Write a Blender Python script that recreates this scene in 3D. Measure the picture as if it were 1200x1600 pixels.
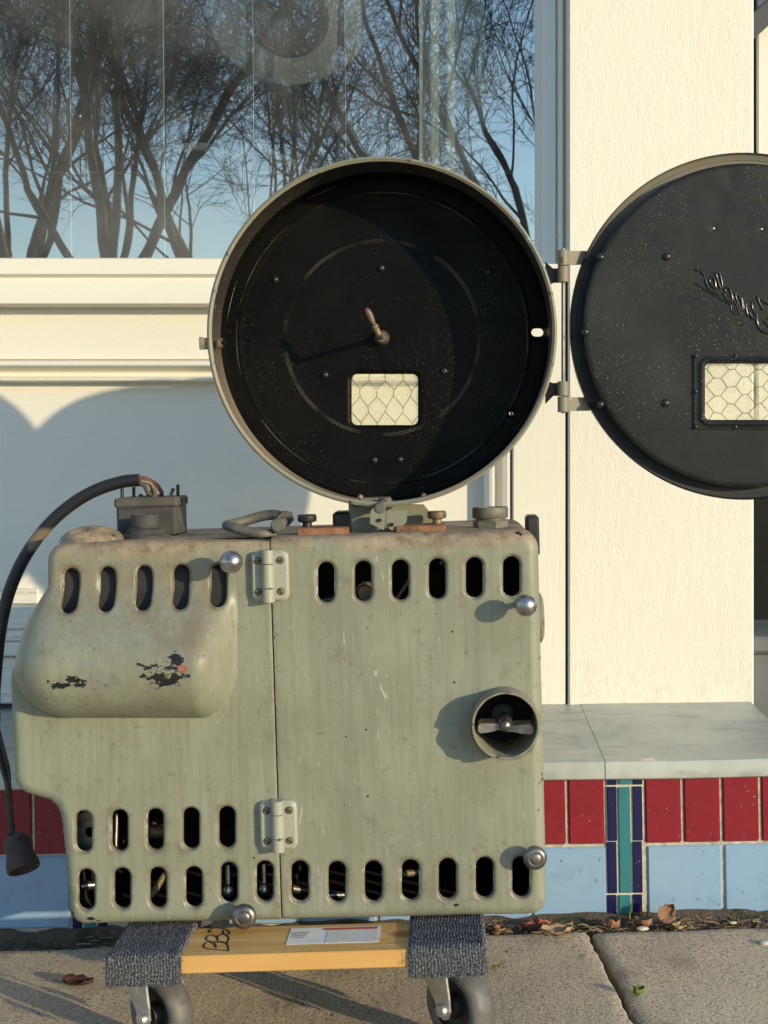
import bpy, math, random
import numpy as np
from mathutils import Vector, Matrix, Quaternion

# ------------------------------------------------------------------ scene, camera, light
scene = bpy.context.scene
for o in list(bpy.data.objects): bpy.data.objects.remove(o)
COL = scene.collection
F = 2200.0; VX, VY = 700.0, 700.0; CAMZ = 0.6615          # lens in photo pixels, vanishing point, eye height

cd = bpy.data.cameras.new('camera'); cam = bpy.data.objects.new('camera', cd); COL.objects.link(cam)
cam.location = (0, 0, CAMZ); cam.rotation_euler = (math.pi/2, 0, 0)
cd.sensor_width = 36; cd.lens = 36*F/1600.0
cd.shift_x = -(VX-600)/1600.0; cd.shift_y = -(800-VY)/1600.0
cd.clip_start = .02; cd.clip_end = 400
scene.camera = cam
scene.render.resolution_x = 768; scene.render.resolution_y = 1024

SUNDIR = Vector((-1.16, 1.0, -.315)).normalized()
elev = math.asin(-SUNDIR.z); azi = math.atan2(-SUNDIR.x, -SUNDIR.y)
world = bpy.data.worlds.new('World'); scene.world = world; world.use_nodes = True
wn = world.node_tree; bg = wn.nodes['Background']
sky = wn.nodes.new('ShaderNodeTexSky'); sky.sky_type = 'NISHITA'; sky.sun_disc = False
sky.dust_density = .25; sky.ozone_density = 3.0; sky.air_density = 1.0
sky.sun_elevation = elev; sky.sun_rotation = azi
wn.links.new(sky.outputs[0], bg.inputs[0]); bg.inputs[1].default_value = .15
sd_ = bpy.data.lights.new('sun', 'SUN'); sd_.energy = 2.0; sd_.angle = math.radians(.55); sd_.color = (1, .845, .54)
sun = bpy.data.objects.new('sun', sd_); COL.objects.link(sun)
sun.rotation_euler = SUNDIR.to_track_quat('-Z', 'Y').to_euler(); sun.location = (6, -6, 4)
vs = scene.view_settings; vs.view_transform = 'Standard'; vs.look = 'None'; vs.exposure = 1.06; vs.gamma = 1

# ------------------------------------------------------------------ helpers
R = random.Random(7)
def W(px, py, Y): return Vector(((px-VX)/F*Y, Y, CAMZ + (VY-py)/F*Y))
def X_(px, Y): return (px-VX)/F*Y
def Z_(py, Y): return CAMZ + (VY-py)/F*Y
def gz(x): return .03*x - .0076                              # the pavement climbs to the right

def lin(c):                                                  # sRGB 0-255 to linear
    return tuple((v/255/12.92 if v/255 <= .04045 else ((v/255+.055)/1.055)**2.4) for v in c)

def tag(o, label=None, cat=None, group=None, kind=None):
    if label: o['label'] = label
    if cat: o['category'] = cat
    if group: o['group'] = group
    if kind: o['kind'] = kind
    return o
def empty(name, loc, roty=0, parent=None):
    o = bpy.data.objects.new(name, None); COL.objects.link(o); o.location = loc; o.rotation_euler = (0, roty, 0)
    o.empty_display_size = .1
    if parent: o.parent = parent
    return o
def mesh_obj(name, verts, faces, mat, parent=None, smooth=40, loc=None):
    me = bpy.data.meshes.new(name); me.from_pydata([tuple(v) for v in verts], [], [tuple(f) for f in faces]); me.update()
    o = bpy.data.objects.new(name, me); COL.objects.link(o)
    if mat: me.materials.append(mat)
    if parent: o.parent = parent
    if loc is not None: o.location = loc
    if smooth:
        me.polygons.foreach_set('use_smooth', [True]*len(me.polygons))
        me.set_sharp_from_angle(angle=math.radians(smooth))
    return o
def share(o, parent=None, loc=None, rot=None, scale=None):   # a copy that shares mesh data
    c = o.copy(); COL.objects.link(c)
    if parent: c.parent = parent
    if loc is not None: c.location = loc
    if rot is not None: c.rotation_euler = rot
    if scale is not None: c.scale = scale
    return c

class MB:
    def __init__(s): s.v = []; s.f = []
    def add(s, vs, fs, M=None):
        b = len(s.v)
        for v in vs: s.v.append(tuple(M @ Vector(v)) if M else tuple(v))
        for f in fs: s.f.append(tuple(i+b for i in f))
        return s
    def box(s, c, size, M=None, b=0.0):
        cx, cy, cz = c; x, y, z = (d/2 for d in size)
        b = min(b, x*.9, y*.9, z*.9)
        if b <= 0:
            vs = [(cx+i*x, cy+j*y, cz+k*z) for i in (-1, 1) for j in (-1, 1) for k in (-1, 1)]
            fs = [(0, 1, 3, 2), (4, 6, 7, 5), (0, 4, 5, 1), (2, 3, 7, 6), (0, 2, 6, 4), (1, 5, 7, 3)]
            return s.add(vs, fs, M)
        vs = []; idx = {}                                       # chamfered box: 24 verts
        for i in (-1, 1):
            for j in (-1, 1):
                for k in (-1, 1):
                    for a in range(3):
                        e = [x-b, y-b, z-b]; e[a] += b
                        idx[(i, j, k, a)] = len(vs); vs.append((cx+i*e[0], cy+j*e[1], cz+k*e[2]))
        fs = []
        q = [(-1, -1), (1, -1), (1, 1), (-1, 1)]
        for a in range(3):
            for sg in (-1, 1):
                f = []
                for (p, r) in q:
                    t = [0, 0, 0]; t[a] = sg; t[(a+1) % 3] = p; t[(a+2) % 3] = r
                    f.append(idx[(t[0], t[1], t[2], a)])
                fs.append(tuple(f if sg > 0 else f[::-1]))
        for a in range(3):
            a1, a2 = (a+1) % 3, (a+2) % 3
            for p in (-1, 1):
                for r in (-1, 1):
                    t0 = [0, 0, 0]; t0[a] = -1; t0[a1] = p; t0[a2] = r
                    t1 = list(t0); t1[a] = 1
                    f = (idx[tuple(t0)+(a1,)], idx[tuple(t1)+(a1,)], idx[tuple(t1)+(a2,)], idx[tuple(t0)+(a2,)])
                    fs.append(f if p*r > 0 else f[::-1])
        for i in (-1, 1):
            for j in (-1, 1):
                for k in (-1, 1):
                    f = (idx[(i, j, k, 0)], idx[(i, j, k, 1)], idx[(i, j, k, 2)]); fs.append(f if i*j*k > 0 else f[::-1])
        return s.add(vs, fs, M)
    def lathe(s, prof, o=(0, 0, 0), d=(0, 0, 1), n=24, cap=True, M=None):     # prof: (radius, along)
        d = Vector(d).normalized(); a = d.orthogonal().normalized(); b = d.cross(a); o = Vector(o)
        vs = []; fs = []
        for (r, h) in prof:
            for i in range(n):
                t = 2*math.pi*i/n; vs.append(o + d*h + (a*math.cos(t)+b*math.sin(t))*r)
        for j in range(len(prof)-1):
            for i in range(n):
                k = (i+1) % n; fs.append((j*n+i, j*n+k, (j+1)*n+k, (j+1)*n+i))
        if cap:
            if prof[0][0] > 1e-6: fs.append(tuple(range(n))[::-1])
            if prof[-1][0] > 1e-6: fs.append(tuple((len(prof)-1)*n+i for i in range(n)))
        return s.add(vs, fs, M)
    def cyl(s, p0, p1, r, n=16, r1=None, M=None, b=0):
        p0 = Vector(p0); p1 = Vector(p1); L = (p1-p0).length; r1 = r if r1 is None else r1
        prof = [(r, 0), (r1, L)] if not b else [(r-b, 0), (r, b), (r1, L-b), (r1-b, L)]
        return s.lathe(prof, p0, p1-p0, n, True, M)
    def sphere(s, c, r, n=16, sc=(1, 1, 1), M=None):
        vs = [(c[0], c[1], c[2]-r*sc[2])]; m = max(6, n//2)
        for j in range(1, m):
            p = math.pi*j/m
            for i in range(n):
                t = 2*math.pi*i/n
                vs.append((c[0]+r*sc[0]*math.sin(p)*math.cos(t), c[1]+r*sc[1]*math.sin(p)*math.sin(t), c[2]-r*sc[2]*math.cos(p)))
        vs.append((c[0], c[1], c[2]+r*sc[2])); fs = []; e = len(vs)-1
        for i in range(n):
            k = (i+1) % n
            fs.append((0, 1+k, 1+i)); fs.append((e, e-n+i, e-n+k))
            for j in range(m-2):
                fs.append((1+j*n+i, 1+j*n+k, 1+(j+1)*n+k, 1+(j+1)*n+i))
        return s.add(vs, fs, M)
    def tube(s, pts, r, n=8, M=None, cap=True):
        P = [Vector(p) for p in pts]; rr = r if isinstance(r, (list, tuple)) else [r]*len(P)
        vs = []; fs = []; u = None
        for i, p in enumerate(P):
            t = (P[min(i+1, len(P)-1)] - P[max(i-1, 0)]).normalized()
            if u is None: u = t.orthogonal().normalized()
            u = (u - t*u.dot(t)); u = u.normalized() if u.length > 1e-6 else t.orthogonal().normalized()
            w = t.cross(u)
            for k in range(n):
                a = 2*math.pi*k/n; vs.append(p + (u*math.cos(a)+w*math.sin(a))*rr[i])
        for i in range(len(P)-1):
            for k in range(n):
                m = (k+1) % n; fs.append((i*n+k, i*n+m, (i+1)*n+m, (i+1)*n+k))
        if cap: fs.append(tuple(range(n))[::-1]); fs.append(tuple((len(P)-1)*n+k for k in range(n)))
        return s.add(vs, fs, M)
    def prism(s, poly, y0, y1, M=None):                         # poly of (x,z) pushed from y0 to y1
        n = len(poly); vs = [(p[0], y0, p[1]) for p in poly]+[(p[0], y1, p[1]) for p in poly]
        fs = [tuple(range(n)), tuple(range(2*n-1, n-1, -1))]+[(i, n+i, n+(i+1) % n, (i+1) % n) for i in range(n)]
        return s.add(vs, fs, M)
    def profile_x(s, prof, x0, x1, M=None, nx=1):               # open (y,z) profile run along x
        n = len(prof); vs = []; fs = []
        for i in range(nx+1):
            x = x0+(x1-x0)*i/nx; vs += [(x, p[0], p[1]) for p in prof]
        for i in range(nx):
            fs += [(i*n+j, i*n+j+1, (i+1)*n+j+1, (i+1)*n+j) for j in range(n-1)]
        return s.add(vs, fs, M)
    def build(s, name, mat, parent=None, smooth=40, loc=None): return mesh_obj(name, s.v, s.f, mat, parent, smooth, loc)

def smoothpath(pts, k=6):                                        # Catmull-Rom
    P = [Vector(p) for p in pts]; P = [P[0]*2-P[1]]+P+[P[-1]*2-P[-2]]; out = []
    for i in range(1, len(P)-2):
        for j in range(k):
            t = j/k; a, b, c, d = P[i-1], P[i], P[i+1], P[i+2]
            out.append(.5*((2*b)+(c-a)*t+(2*a-5*b+4*c-d)*t*t+(3*b-a-3*c+d)*t**3))
    out.append(P[-2]); return out

# ---- node helper
class G:
    def __init__(s, name, col=(.5, .5, .5), rough=.5, metal=0, spec=.5):
        s.m = bpy.data.materials.new(name); s.m.use_nodes = True; s.nt = s.m.node_tree
        s.b = s.nt.nodes['Principled BSDF']; s.out = s.nt.nodes['Material Output']
        s.set('Base Color', (*col, 1) if not hasattr(col, 'node') else col); s.set('Roughness', rough); s.set('Metallic', metal); s.set('Specular IOR Level', spec)
        s.co = s.nt.nodes.new('ShaderNodeTexCoord').outputs['Object']
    def lk(s, a, sock):
        if hasattr(a, 'node'): s.nt.links.new(a, sock)
        else:
            if sock.type == 'RGBA' and len(a) == 3: a = (*a, 1)
            sock.default_value = a
    def set(s, k, v): s.lk(v, s.b.inputs[k])
    def map(s, sc=(1, 1, 1), loc=(0, 0, 0), vec=None):
        n = s.nt.nodes.new('ShaderNodeMapping'); n.inputs['Scale'].default_value = sc; n.inputs['Location'].default_value = loc
        s.nt.links.new(vec or s.co, n.inputs[0]); return n.outputs[0]
    def noise(s, scale, detail=4, rough=.55, vec=None, dist=0):
        n = s.nt.nodes.new('ShaderNodeTexNoise'); n.inputs['Scale'].default_value = scale; n.inputs['Detail'].default_value = detail
        n.inputs['Roughness'].default_value = rough; n.inputs['Distortion'].default_value = dist
        s.nt.links.new(vec or s.co, n.inputs['Vector']); return n.outputs['Fac']
    def voro(s, scale, vec=None, feature='F1'):
        n = s.nt.nodes.new('ShaderNodeTexVoronoi'); n.feature = feature; n.inputs['Scale'].default_value = scale
        s.nt.links.new(vec or s.co, n.inputs['Vector']); return n.outputs['Distance']
    def wave(s, scale, dist=0, detail=2, vec=None, dirn='X', dscale=1):
        n = s.nt.nodes.new('ShaderNodeTexWave'); n.bands_direction = dirn; n.inputs['Scale'].default_value = scale
        n.inputs['Distortion'].default_value = dist; n.inputs['Detail'].default_value = detail; n.inputs['Detail Scale'].default_value = dscale
        s.nt.links.new(vec or s.co, n.inputs['Vector']); return n.outputs['Fac']
    def ramp(s, f, p0, p1, c0=(0, 0, 0), c1=(1, 1, 1)):
        n = s.nt.nodes.new('ShaderNodeValToRGB'); e = n.color_ramp.elements
        if p0 > p1: p0, p1, c0, c1 = p1, p0, c1, c0
        e[0].position = p0; e[1].position = p1; e[0].color = (*c0, 1); e[1].color = (*c1, 1)
        s.nt.links.new(f, n.inputs[0]); return n.outputs[0]
    def step(s, f, a, b):                                        # smooth 0..1 from a to b, any range
        n = s.nt.nodes.new('ShaderNodeMapRange'); n.interpolation_type = 'SMOOTHSTEP'
        n.inputs['From Min'].default_value = a; n.inputs['From Max'].default_value = b
        s.nt.links.new(f, n.inputs[0]); return n.outputs[0]
    def mix(s, f, a, b, blend='MIX'):
        n = s.nt.nodes.new('ShaderNodeMix'); n.data_type = 'RGBA'; n.blend_type = blend
        s.lk(f, n.inputs[0]); s.lk(a, n.inputs[6]); s.lk(b, n.inputs[7]); return n.outputs[2]
    def ma(s, op, a, b=0.0, c=None):
        n = s.nt.nodes.new('ShaderNodeMath'); n.operation = op
        s.lk(a, n.inputs[0]); s.lk(b, n.inputs[1])
        if c is not None: s.lk(c, n.inputs[2])
        return n.outputs[0]
    def sep(s, vec=None):
        n = s.nt.nodes.new('ShaderNodeSeparateXYZ'); s.nt.links.new(vec or s.co, n.inputs[0]); return n.outputs
    def box(s, x0, x1, z0, z1, soft):                            # soft window in object x/z
        q = s.sep(); f = s.step(q[0], x0-soft, x0+soft)
        for a, b, k in ((x1+soft, x1-soft, 0), (z0-soft, z0+soft, 2), (z1+soft, z1-soft, 2)):
            f = s.ma('MULTIPLY', f, s.step(q[k], a, b))
        return f
    def bump(s, h, strength=.3, dist=.001):
        n = s.nt.nodes.new('ShaderNodeBump'); n.inputs['Strength'].default_value = strength; n.inputs['Distance'].default_value = dist
        s.lk(h, n.inputs['Height'])
        if s.b.inputs['Normal'].links: s.nt.links.new(s.b.inputs['Normal'].links[0].from_socket, n.inputs['Normal'])
        s.nt.links.new(n.outputs[0], s.b.inputs['Normal']); return s
MAT = {}
def simple(name, col, rough=.5, metal=0, var=.25, scale=40, bump=.15, bd=.0005):
    g = G(name, col, rough, metal); n = g.noise(scale, 5)
    d = tuple(c*(1-var) for c in col); l = tuple(min(1, c*(1+var)) for c in col)
    g.set('Base Color', g.ramp(n, .3, .7, d, l)); g.set('Roughness', g.ma('ADD', g.ma('MULTIPLY', n, .25), rough-.12))
    if bump: g.bump(g.noise(scale*5, 4), bump, bd)
    MAT[name] = g.m; return g.m

# projector frame: the Empty stands where the body rests on the dolly
YP, YM = 1.584, 1.62                                            # door plane, magazine rim plane
ROLL = -math.radians(1.5)
PO = W(475, 1449, YP) + Vector((0, .14, 0))
PMI = (Matrix.Translation(PO) @ Matrix.Rotation(ROLL, 4, 'Y')).inverted()
def PL(px, py, d=0, Y0=YP): return PMI @ W(px, py, Y0+d)          # photo pixel at depth -> projector-local
def PLxz(px, py, Y0=YP): v = PL(px, py, 0, Y0); return v.x, v.z
U = YP/F                                                         # metres per photo pixel on the door

# ------------------------------------------------------------------ materials
def cream(name, kind):
    base = (.765, .725, .62) if kind != 'white' else (.80, .775, .71)
    g = G(name, base, .55, 0, .35)
    n = g.noise(3.5, 5); n2 = g.noise(60, 4)
    c = g.mix(g.ma('MULTIPLY', g.step(n, .45, .75), .25), base, (.74, .68, .55))
    c = g.mix(g.ma('MULTIPLY', g.step(n2, .6, .8), .10), c, (.84, .80, .70))
    spots = g.step(g.noise(170, 2), .77, .82); c = g.mix(g.ma('MULTIPLY', spots, .5), c, (.42, .35, .25))
    q = g.sep(); zz = g.ma('ADD', q[2], g.ma('MULTIPLY', g.ma('SUBTRACT', g.noise(14, 6, .65), .5), .16)); c = g.mix(g.ma('MULTIPLY', g.ma('MULTIPLY', g.step(zz, .36, .22), g.step(g.noise(45, 5, .7), .44, .68)), .28), c, (.46, .39, .29))
    crk = g.ma('MULTIPLY', g.step(g.ma('ABSOLUTE', g.ma('SUBTRACT', g.noise(5, 3, .6, g.map((2.5, 1, .5) if kind in ('stipple', 'vert') else (.5, 1, 2.5))), .5)), .0016, .0004), g.step(g.noise(6, 3, .6, g.map((1, 1, 1), (4, 4, 9))), .55, .62)); c = g.mix(g.ma('MULTIPLY', crk, .18 if kind == 'stipple' else 0.0), c, (.33, .28, .20))
    if kind == 'stipple':
        v = g.map((1, 1, .35)); g.bump(g.noise(360, 3, .6, v), .6, .0013); g.bump(g.noise(75, 4, .6, v), .45, .0018)
        sc = g.step(g.noise(14, 5, .6, g.map((3, 1, .6))), .68, .72); c = g.mix(g.ma('MULTIPLY', sc, .3), c, (.55, .47, .34))
    elif kind == 'panel':
        v = g.map((.06, 1, 1)); g.bump(g.noise(260, 4, .6, v), .45, .0009); g.bump(g.noise(40, 3), .2, .001)
    elif kind == 'weather':
        v = g.map((.05, 1, 1)); w = g.noise(130, 5, .65, v); g.bump(w, .9, .003)
        c = g.mix(g.step(w, .56, .68), c, (.36, .32, .26))
    elif kind == 'vert':
        v = g.map((1, 1, .05)); g.bump(g.noise(220, 4, .6, v), .5, .001); g.bump(g.noise(90, 3), .2, .0008)
    else:
        g.bump(g.noise(190, 4), .4, .0008); g.bump(g.noise(30, 3, .5, g.map((.3, 1, 1))), .3, .0015)
    g.set('Base Color', c); MAT[name] = g.m
for nm, k in (('cream_stipple', 'stipple'), ('cream_panel', 'panel'), ('cream_trim', 'trim'), ('cream_vertical', 'vert'), ('white_trim', 'white'), ('cream_weathered', 'weather')): cream(nm, k)

def green_paint(name, dusttop=None):
    base = (.22, .225, .150)
    g = G(name, base, .42, 0, .45); q = g.sep()
    streak = g.noise(38, 5, .6, g.map((1, 1, .07))); blot = g.noise(9, 6, .62); fine = g.noise(120, 4)
    c = g.mix(g.step(blot, .35, .75), (.270, .278, .205), (.215, .215, .150))
    c = g.mix(g.ma('MULTIPLY', g.step(streak, .44, .72), .32), c, (.165, .155, .105))
    c = g.mix(g.ma('MULTIPLY', g.step(g.noise(30, 7, .75), .55, .70), .5), c, (.165, .140, .090))     # brown grime
    c = g.mix(g.ma('MULTIPLY', g.step(g.noise(16, 4, .7, g.map((1, 1, 1), (4, 2, 7))), .66, .72), .45), c, (.33, .37, .34)) # rubbed pale
    # tan dust along the top, in a ragged band
    zt = PL(475, 858).z
    tz = g.ma('ADD', q[2], g.ma('MULTIPLY', g.ma('SUBTRACT', g.noise(22, 5, .6), .5), .035))
    dust = g.ma('MULTIPLY', g.step(tz, zt-.010, zt+.010), g.step(g.noise(17, 4, .6, g.map((1, 1, 1), (1, 5, 2))), .28, .5))
    c = g.mix(g.ma('MULTIPLY', dust, .85), c, g.mix(g.step(g.noise(40, 5, .7), .4, .62), (.36, .26, .165), (.17, .105, .06)))
    # brown smears on the bulge
    def reg(px0, px1, py0, py1, soft): a = PL(px0, py1); b = PL(px1, py0); return g.box(a.x, b.x, a.z, b.z, soft)
    c = g.mix(g.ma('MULTIPLY', g.ma('MULTIPLY', reg(60, 370, 880, 1030, .03), g.step(g.noise(13, 5, .6), .38, .6)), .7), c, (.20, .145, .085))
    c = g.mix(g.ma('MULTIPLY', g.ma('MULTIPLY', reg(440, 850, 1330, 1440, .03), g.step(g.noise(19, 5, .6), .5, .66)), .5), c, (.30, .31, .25))
    # paint chips: black metal islands, a pale primer edge, one red spot
    chipn = g.noise(52, 6, .62, g.map((.75, 1, 1.3), (3, 3, 3)))
    def chips(px0, px1, py0, py1, th, soft=.012): return g.step(g.ma('ADD', chipn, g.ma('MULTIPLY', g.ma('SUBTRACT', reg(px0, px1, py0, py1, soft), 1.0), .30)), th, th+.012)
    m = chips(86, 160, 1038, 1066, .425, .009)
    for a in ((218, 322, 1012, 1062, .445, .012), (170, 240, 1020, 1050, .53, .01), (60, 350, 985, 1100, .655), (75, 175, 1415, 1455, .58, .006), (80, 125, 1240, 1440, .66, .01), (610, 740, 1400, 1432, .60), (0, 60, 1030, 1260, .70, .01), (200, 600, 1405, 1440, .69), (840, 870, 900, 1440, .64, .004), (740, 845, 1075, 1090, .62, .004), (770, 850, 822, 850, .60, .005)):
        m = g.ma('MAXIMUM', m, chips(*a))
    edge = g.ma('SUBTRACT', g.ma('MAXIMUM', chips(80, 335, 1005, 1070, .445, .014), chips(60, 350, 985, 1090, .64)), m)
    c = g.mix(g.ma('MULTIPLY', edge, .6), c, g.mix(g.noise(60, 3), (.30, .30, .26), (.15, .14, .12)))
    dots = g.step(g.voro(46, g.map((1, .0, 1))), .045, .03); c = g.mix(g.ma('MULTIPLY', dots, .75), c, (.05, .045, .03))
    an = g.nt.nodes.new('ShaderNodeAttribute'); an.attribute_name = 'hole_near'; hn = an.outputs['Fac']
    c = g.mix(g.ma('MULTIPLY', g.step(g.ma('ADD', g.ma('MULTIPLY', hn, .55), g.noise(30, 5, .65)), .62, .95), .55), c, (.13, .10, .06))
    c = g.mix(g.ma('MULTIPLY', g.step(g.ma('ADD', g.ma('MULTIPLY', hn, .35), g.noise(55, 5, .65, g.map((1, 1, 1), (7, 7, 1)))), .86, .92), .8), c, (.40, .40, .34))
    c = g.mix(g.ma('MULTIPLY', g.step(g.noise(190, 4, .65, g.map((1, 1, .045))), .42, .68), .30), c, (.155, .148, .098))
    c = g.mix(g.ma('MULTIPLY', g.step(g.noise(75, 6, .7, g.map((1, 1, 1), (2, 6, 3))), .60, .66), .40), c, (.12, .105, .065))
    hair = g.ma('MULTIPLY', g.step(g.ma('ABSOLUTE', g.ma('SUBTRACT', g.noise(11, 2, .5, g.map((2.2, 1, .7), (5, 1, 5)), .3), .5)), .0035, .001), g.step(g.noise(10, 3, .6, g.map((1, 1, 1), (1, 8, 4))), .52, .60)); c = g.mix(g.ma('MULTIPLY', hair, .25), c, (.46, .46, .38))
    hair2 = g.ma('MULTIPLY', g.step(g.ma('ABSOLUTE', g.ma('SUBTRACT', g.noise(17, 2, .5, g.map((.6, 1, 2.0), (9, 1, 2)), .3), .5)), .003, .001), g.step(g.noise(13, 3, .6, g.map((1, 1, 1), (6, 8, 4))), .56, .62)); c = g.mix(g.ma('MULTIPLY', hair2, .35), c, (.07, .06, .04))
    c = g.mix(g.ma('MULTIPLY', g.step(g.noise(210, 3, .6), .62, .72), .35), c, (.13, .115, .07))
    c = g.mix(m, c, (.012, .012, .013))
    c = g.mix(g.ma('MULTIPLY', g.step(reg(294, 308, 1026, 1038, .004), .4, .6), g.step(g.noise(130, 4, .6), .40, .5)), c, (.34, .095, .07))
    # thin pale scratches
    scr = g.step(g.noise(30, 2, .4, g.map((2.4, 1, .5), (2, 0, 1)), 2.6), .745, .76); c = g.mix(g.ma('MULTIPLY', scr, .5), c, (.52, .52, .44))
    g.set('Base Color', c)
    g.set('Roughness', g.ma('ADD', g.ma('MULTIPLY', dust, .35), g.ma('ADD', g.ma('MULTIPLY', blot, .3), .27)))
    g.bump(g.noise(170, 5, .65, g.map((1, 1, .3))), .42, .0009); g.bump(g.noise(520, 3), .25, .0004); g.bump(g.noise(14, 3), .3, .0025); g.bump(m, -.6, .0008)
    MAT[name] = g.m
green_paint('green_paint')
def dusty_green():                                               # lid and pan rim, hinges, bracket
    g = G('worn_green', (.2, .2, .14), .55); n = g.noise(60, 6, .65); k = g.noise(25, 4)
    c = g.mix(g.step(k, .4, .65), (.20, .205, .15), (.24, .19, .125)); c = g.mix(g.step(n, .6, .68), c, (.05, .045, .04))
    c = g.mix(g.step(g.noise(90, 3), .66, .72), c, (.42, .41, .34)); g.set('Base Color', c); g.bump(n, .4, .0008); MAT['worn_green'] = g.m
    g = G('hinge_paint', (.3, .3, .2), .4); n = g.noise(120, 4, .6); k = g.noise(40, 4)
    c = g.mix(k, (.30, .30, .235), (.36, .36, .29)); c = g.mix(g.step(n, .665, .69), c, (.03, .03, .03)); g.set('Base Color', c); g.bump(n, .3, .0006); MAT['hinge_paint'] = g.m
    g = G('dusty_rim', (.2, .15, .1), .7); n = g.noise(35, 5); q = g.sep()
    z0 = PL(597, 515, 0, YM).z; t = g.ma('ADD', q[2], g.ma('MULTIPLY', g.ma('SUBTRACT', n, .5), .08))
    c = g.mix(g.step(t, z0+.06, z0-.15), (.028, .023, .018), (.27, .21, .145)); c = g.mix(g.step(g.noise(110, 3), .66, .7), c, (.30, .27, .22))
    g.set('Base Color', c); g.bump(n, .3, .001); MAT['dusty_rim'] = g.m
dusty_green()
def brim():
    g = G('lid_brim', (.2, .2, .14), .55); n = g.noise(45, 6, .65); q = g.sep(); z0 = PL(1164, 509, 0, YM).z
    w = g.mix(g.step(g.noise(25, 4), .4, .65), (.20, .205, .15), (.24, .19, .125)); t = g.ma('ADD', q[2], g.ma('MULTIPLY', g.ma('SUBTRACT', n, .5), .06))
    g.set('Base Color', g.mix(g.step(t, z0+.08, z0+.18), (.010, .010, .010), g.mix(.4, w, (.06, .055, .04)))); g.bump(n, .4, .0008); MAT['lid_brim'] = g.m  # near-black lower part paints in the plateau's shade; worn green above
brim()
def black_enamel(name, base, rough, speck, centre):
    g = G(name, (base,)*3, rough, 0, .085 if centre else .30); q = g.sep()
    sm = g.noise(6, 5, .6); fine = g.noise(90, 4, .6, g.map((.12, 1, 1)))
    c = g.mix(g.step(sm, .4, .75), (base, base, base*.95), (base*2.3, base*2.2, base*2.0))
    sp = g.ma('MAXIMUM', g.step(g.voro(170), .14, .07), g.step(g.voro(320), .17, .10)); sp = g.ma('MULTIPLY', sp, g.step(g.noise(9, 4), .42, .62))
    c = g.mix(g.ma('MULTIPLY', sp, speck), c, (.36, .34, .28))
    big = g.ma('MULTIPLY', g.step(g.noise(21, 6, .72, g.map((1, 1, 1), (8, 1, 3))), .66, .78), .25); c = g.mix(big, c, (.20, .18, .15))
    if centre:                                                   # rings rubbed by the reel
        dx = g.ma('SUBTRACT', q[0], centre[0]); dz = g.ma('SUBTRACT', q[2], centre[1])
        r = g.ma('SQRT', g.ma('ADD', g.ma('MULTIPLY', dx, dx), g.ma('MULTIPLY', dz, dz)))
        for (r0, w, s) in ((.1195, .0006, .22), (.117, .0004, .25), (.1775, .0007, .2)):
            ring = g.step(g.ma('ABSOLUTE', g.ma('SUBTRACT', r, r0)), w*1.8, w*.5); ring = g.ma('MULTIPLY', ring, g.step(g.noise(14, 4), .42, .6))
            c = g.mix(g.ma('MULTIPLY', ring, s), c, (.34, .29, .22))
    g.set('Base Color', c); g.set('Roughness', g.ma('ADD', g.ma('MULTIPLY', fine, .25), rough-.1)); g.bump(fine, .12, .0004); g.bump(sm, .3, .006); MAT[name] = g.m
_c = PL(597, 528, .1, YM)
black_enamel('black_pan', .0034, .36, .22, (_c.x, _c.z)); black_enamel('black_lid', .0125, .40, .6, None)
simple('baffle', (.022, .022, .023), .8, 0, .4, 30, 0); simple('black_dark', (.006, .006, .006), .8, 0, .3, 30, 0)
simple('black_iron', (.02, .02, .02), .5, 0, .4, 50, .3); simple('black_edge', (.012, .012, .012), .5, 0, .4, 50, .3)
simple('steel', (.42, .40, .37), .33, .95, .35, 90, .25); simple('dull_steel', (.20, .19, .175), .42, .9, .35, 90, .3)
simple('zinc', (.62, .61, .57), .36, .9, .15, 60, .15); simple('script_gloss', (.03, .03, .028), .17, .35, .3, 100, 0); simple('rivet_black', (.02, .02, .019), .24, 0, .3, 100, .1)
simple('rust', (.23, .105, .05), .85, 0, .5, 70, .8, .0012); simple('brass_dirty', (.20, .15, .085), .55, .4, .4, 90, .4)
simple('crank_wood', (.15, .085, .06), .45, 0, .4, 90, .3); simple('crank_iron', (.17, .13, .10), .5, .5, .4, 90, .4)
simple('box_grey', (.060, .058, .055), .75, 0, .35, 40, .4); simple('box_lid', (.085, .075, .062), .8, 0, .4, 50, .5)
simple('red_wire', (.10, .028, .022), .6, 0, .4, 90, .4); simple('grey_wire', (.065, .058, .05), .7, 0, .4, 90, .4)
simple('cap_grey', (.135, .125, .10), .6, .2, .4, 60, .5); simple('gasket', (.05, .045, .04), .8, 0, .4, 80, .6)
def cable():
    g = G('cable_rubber', (.012, .012, .013), .5); n = g.noise(30, 5); q = g.sep()
    c = g.mix(g.step(g.noise(9, 4), .60, .68), (.013, .013, .015), (.06, .05, .042)); z = g.step(g.ma('ABSOLUTE', g.ma('SUBTRACT', q[2], PL(55, 845, .13).z)), .017, .010)
    c = g.mix(g.ma('MULTIPLY', z, g.step(n, .35, .5)), c, (.18, .135, .09)); g.set('Base Color', c); g.bump(n, .3, .001); MAT['cable_rubber'] = g.m
cable()
def plug(): simple('plug_rubber', (.05, .035, .028), .7, 0, .5, 45, .6, .001)
plug()
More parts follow.
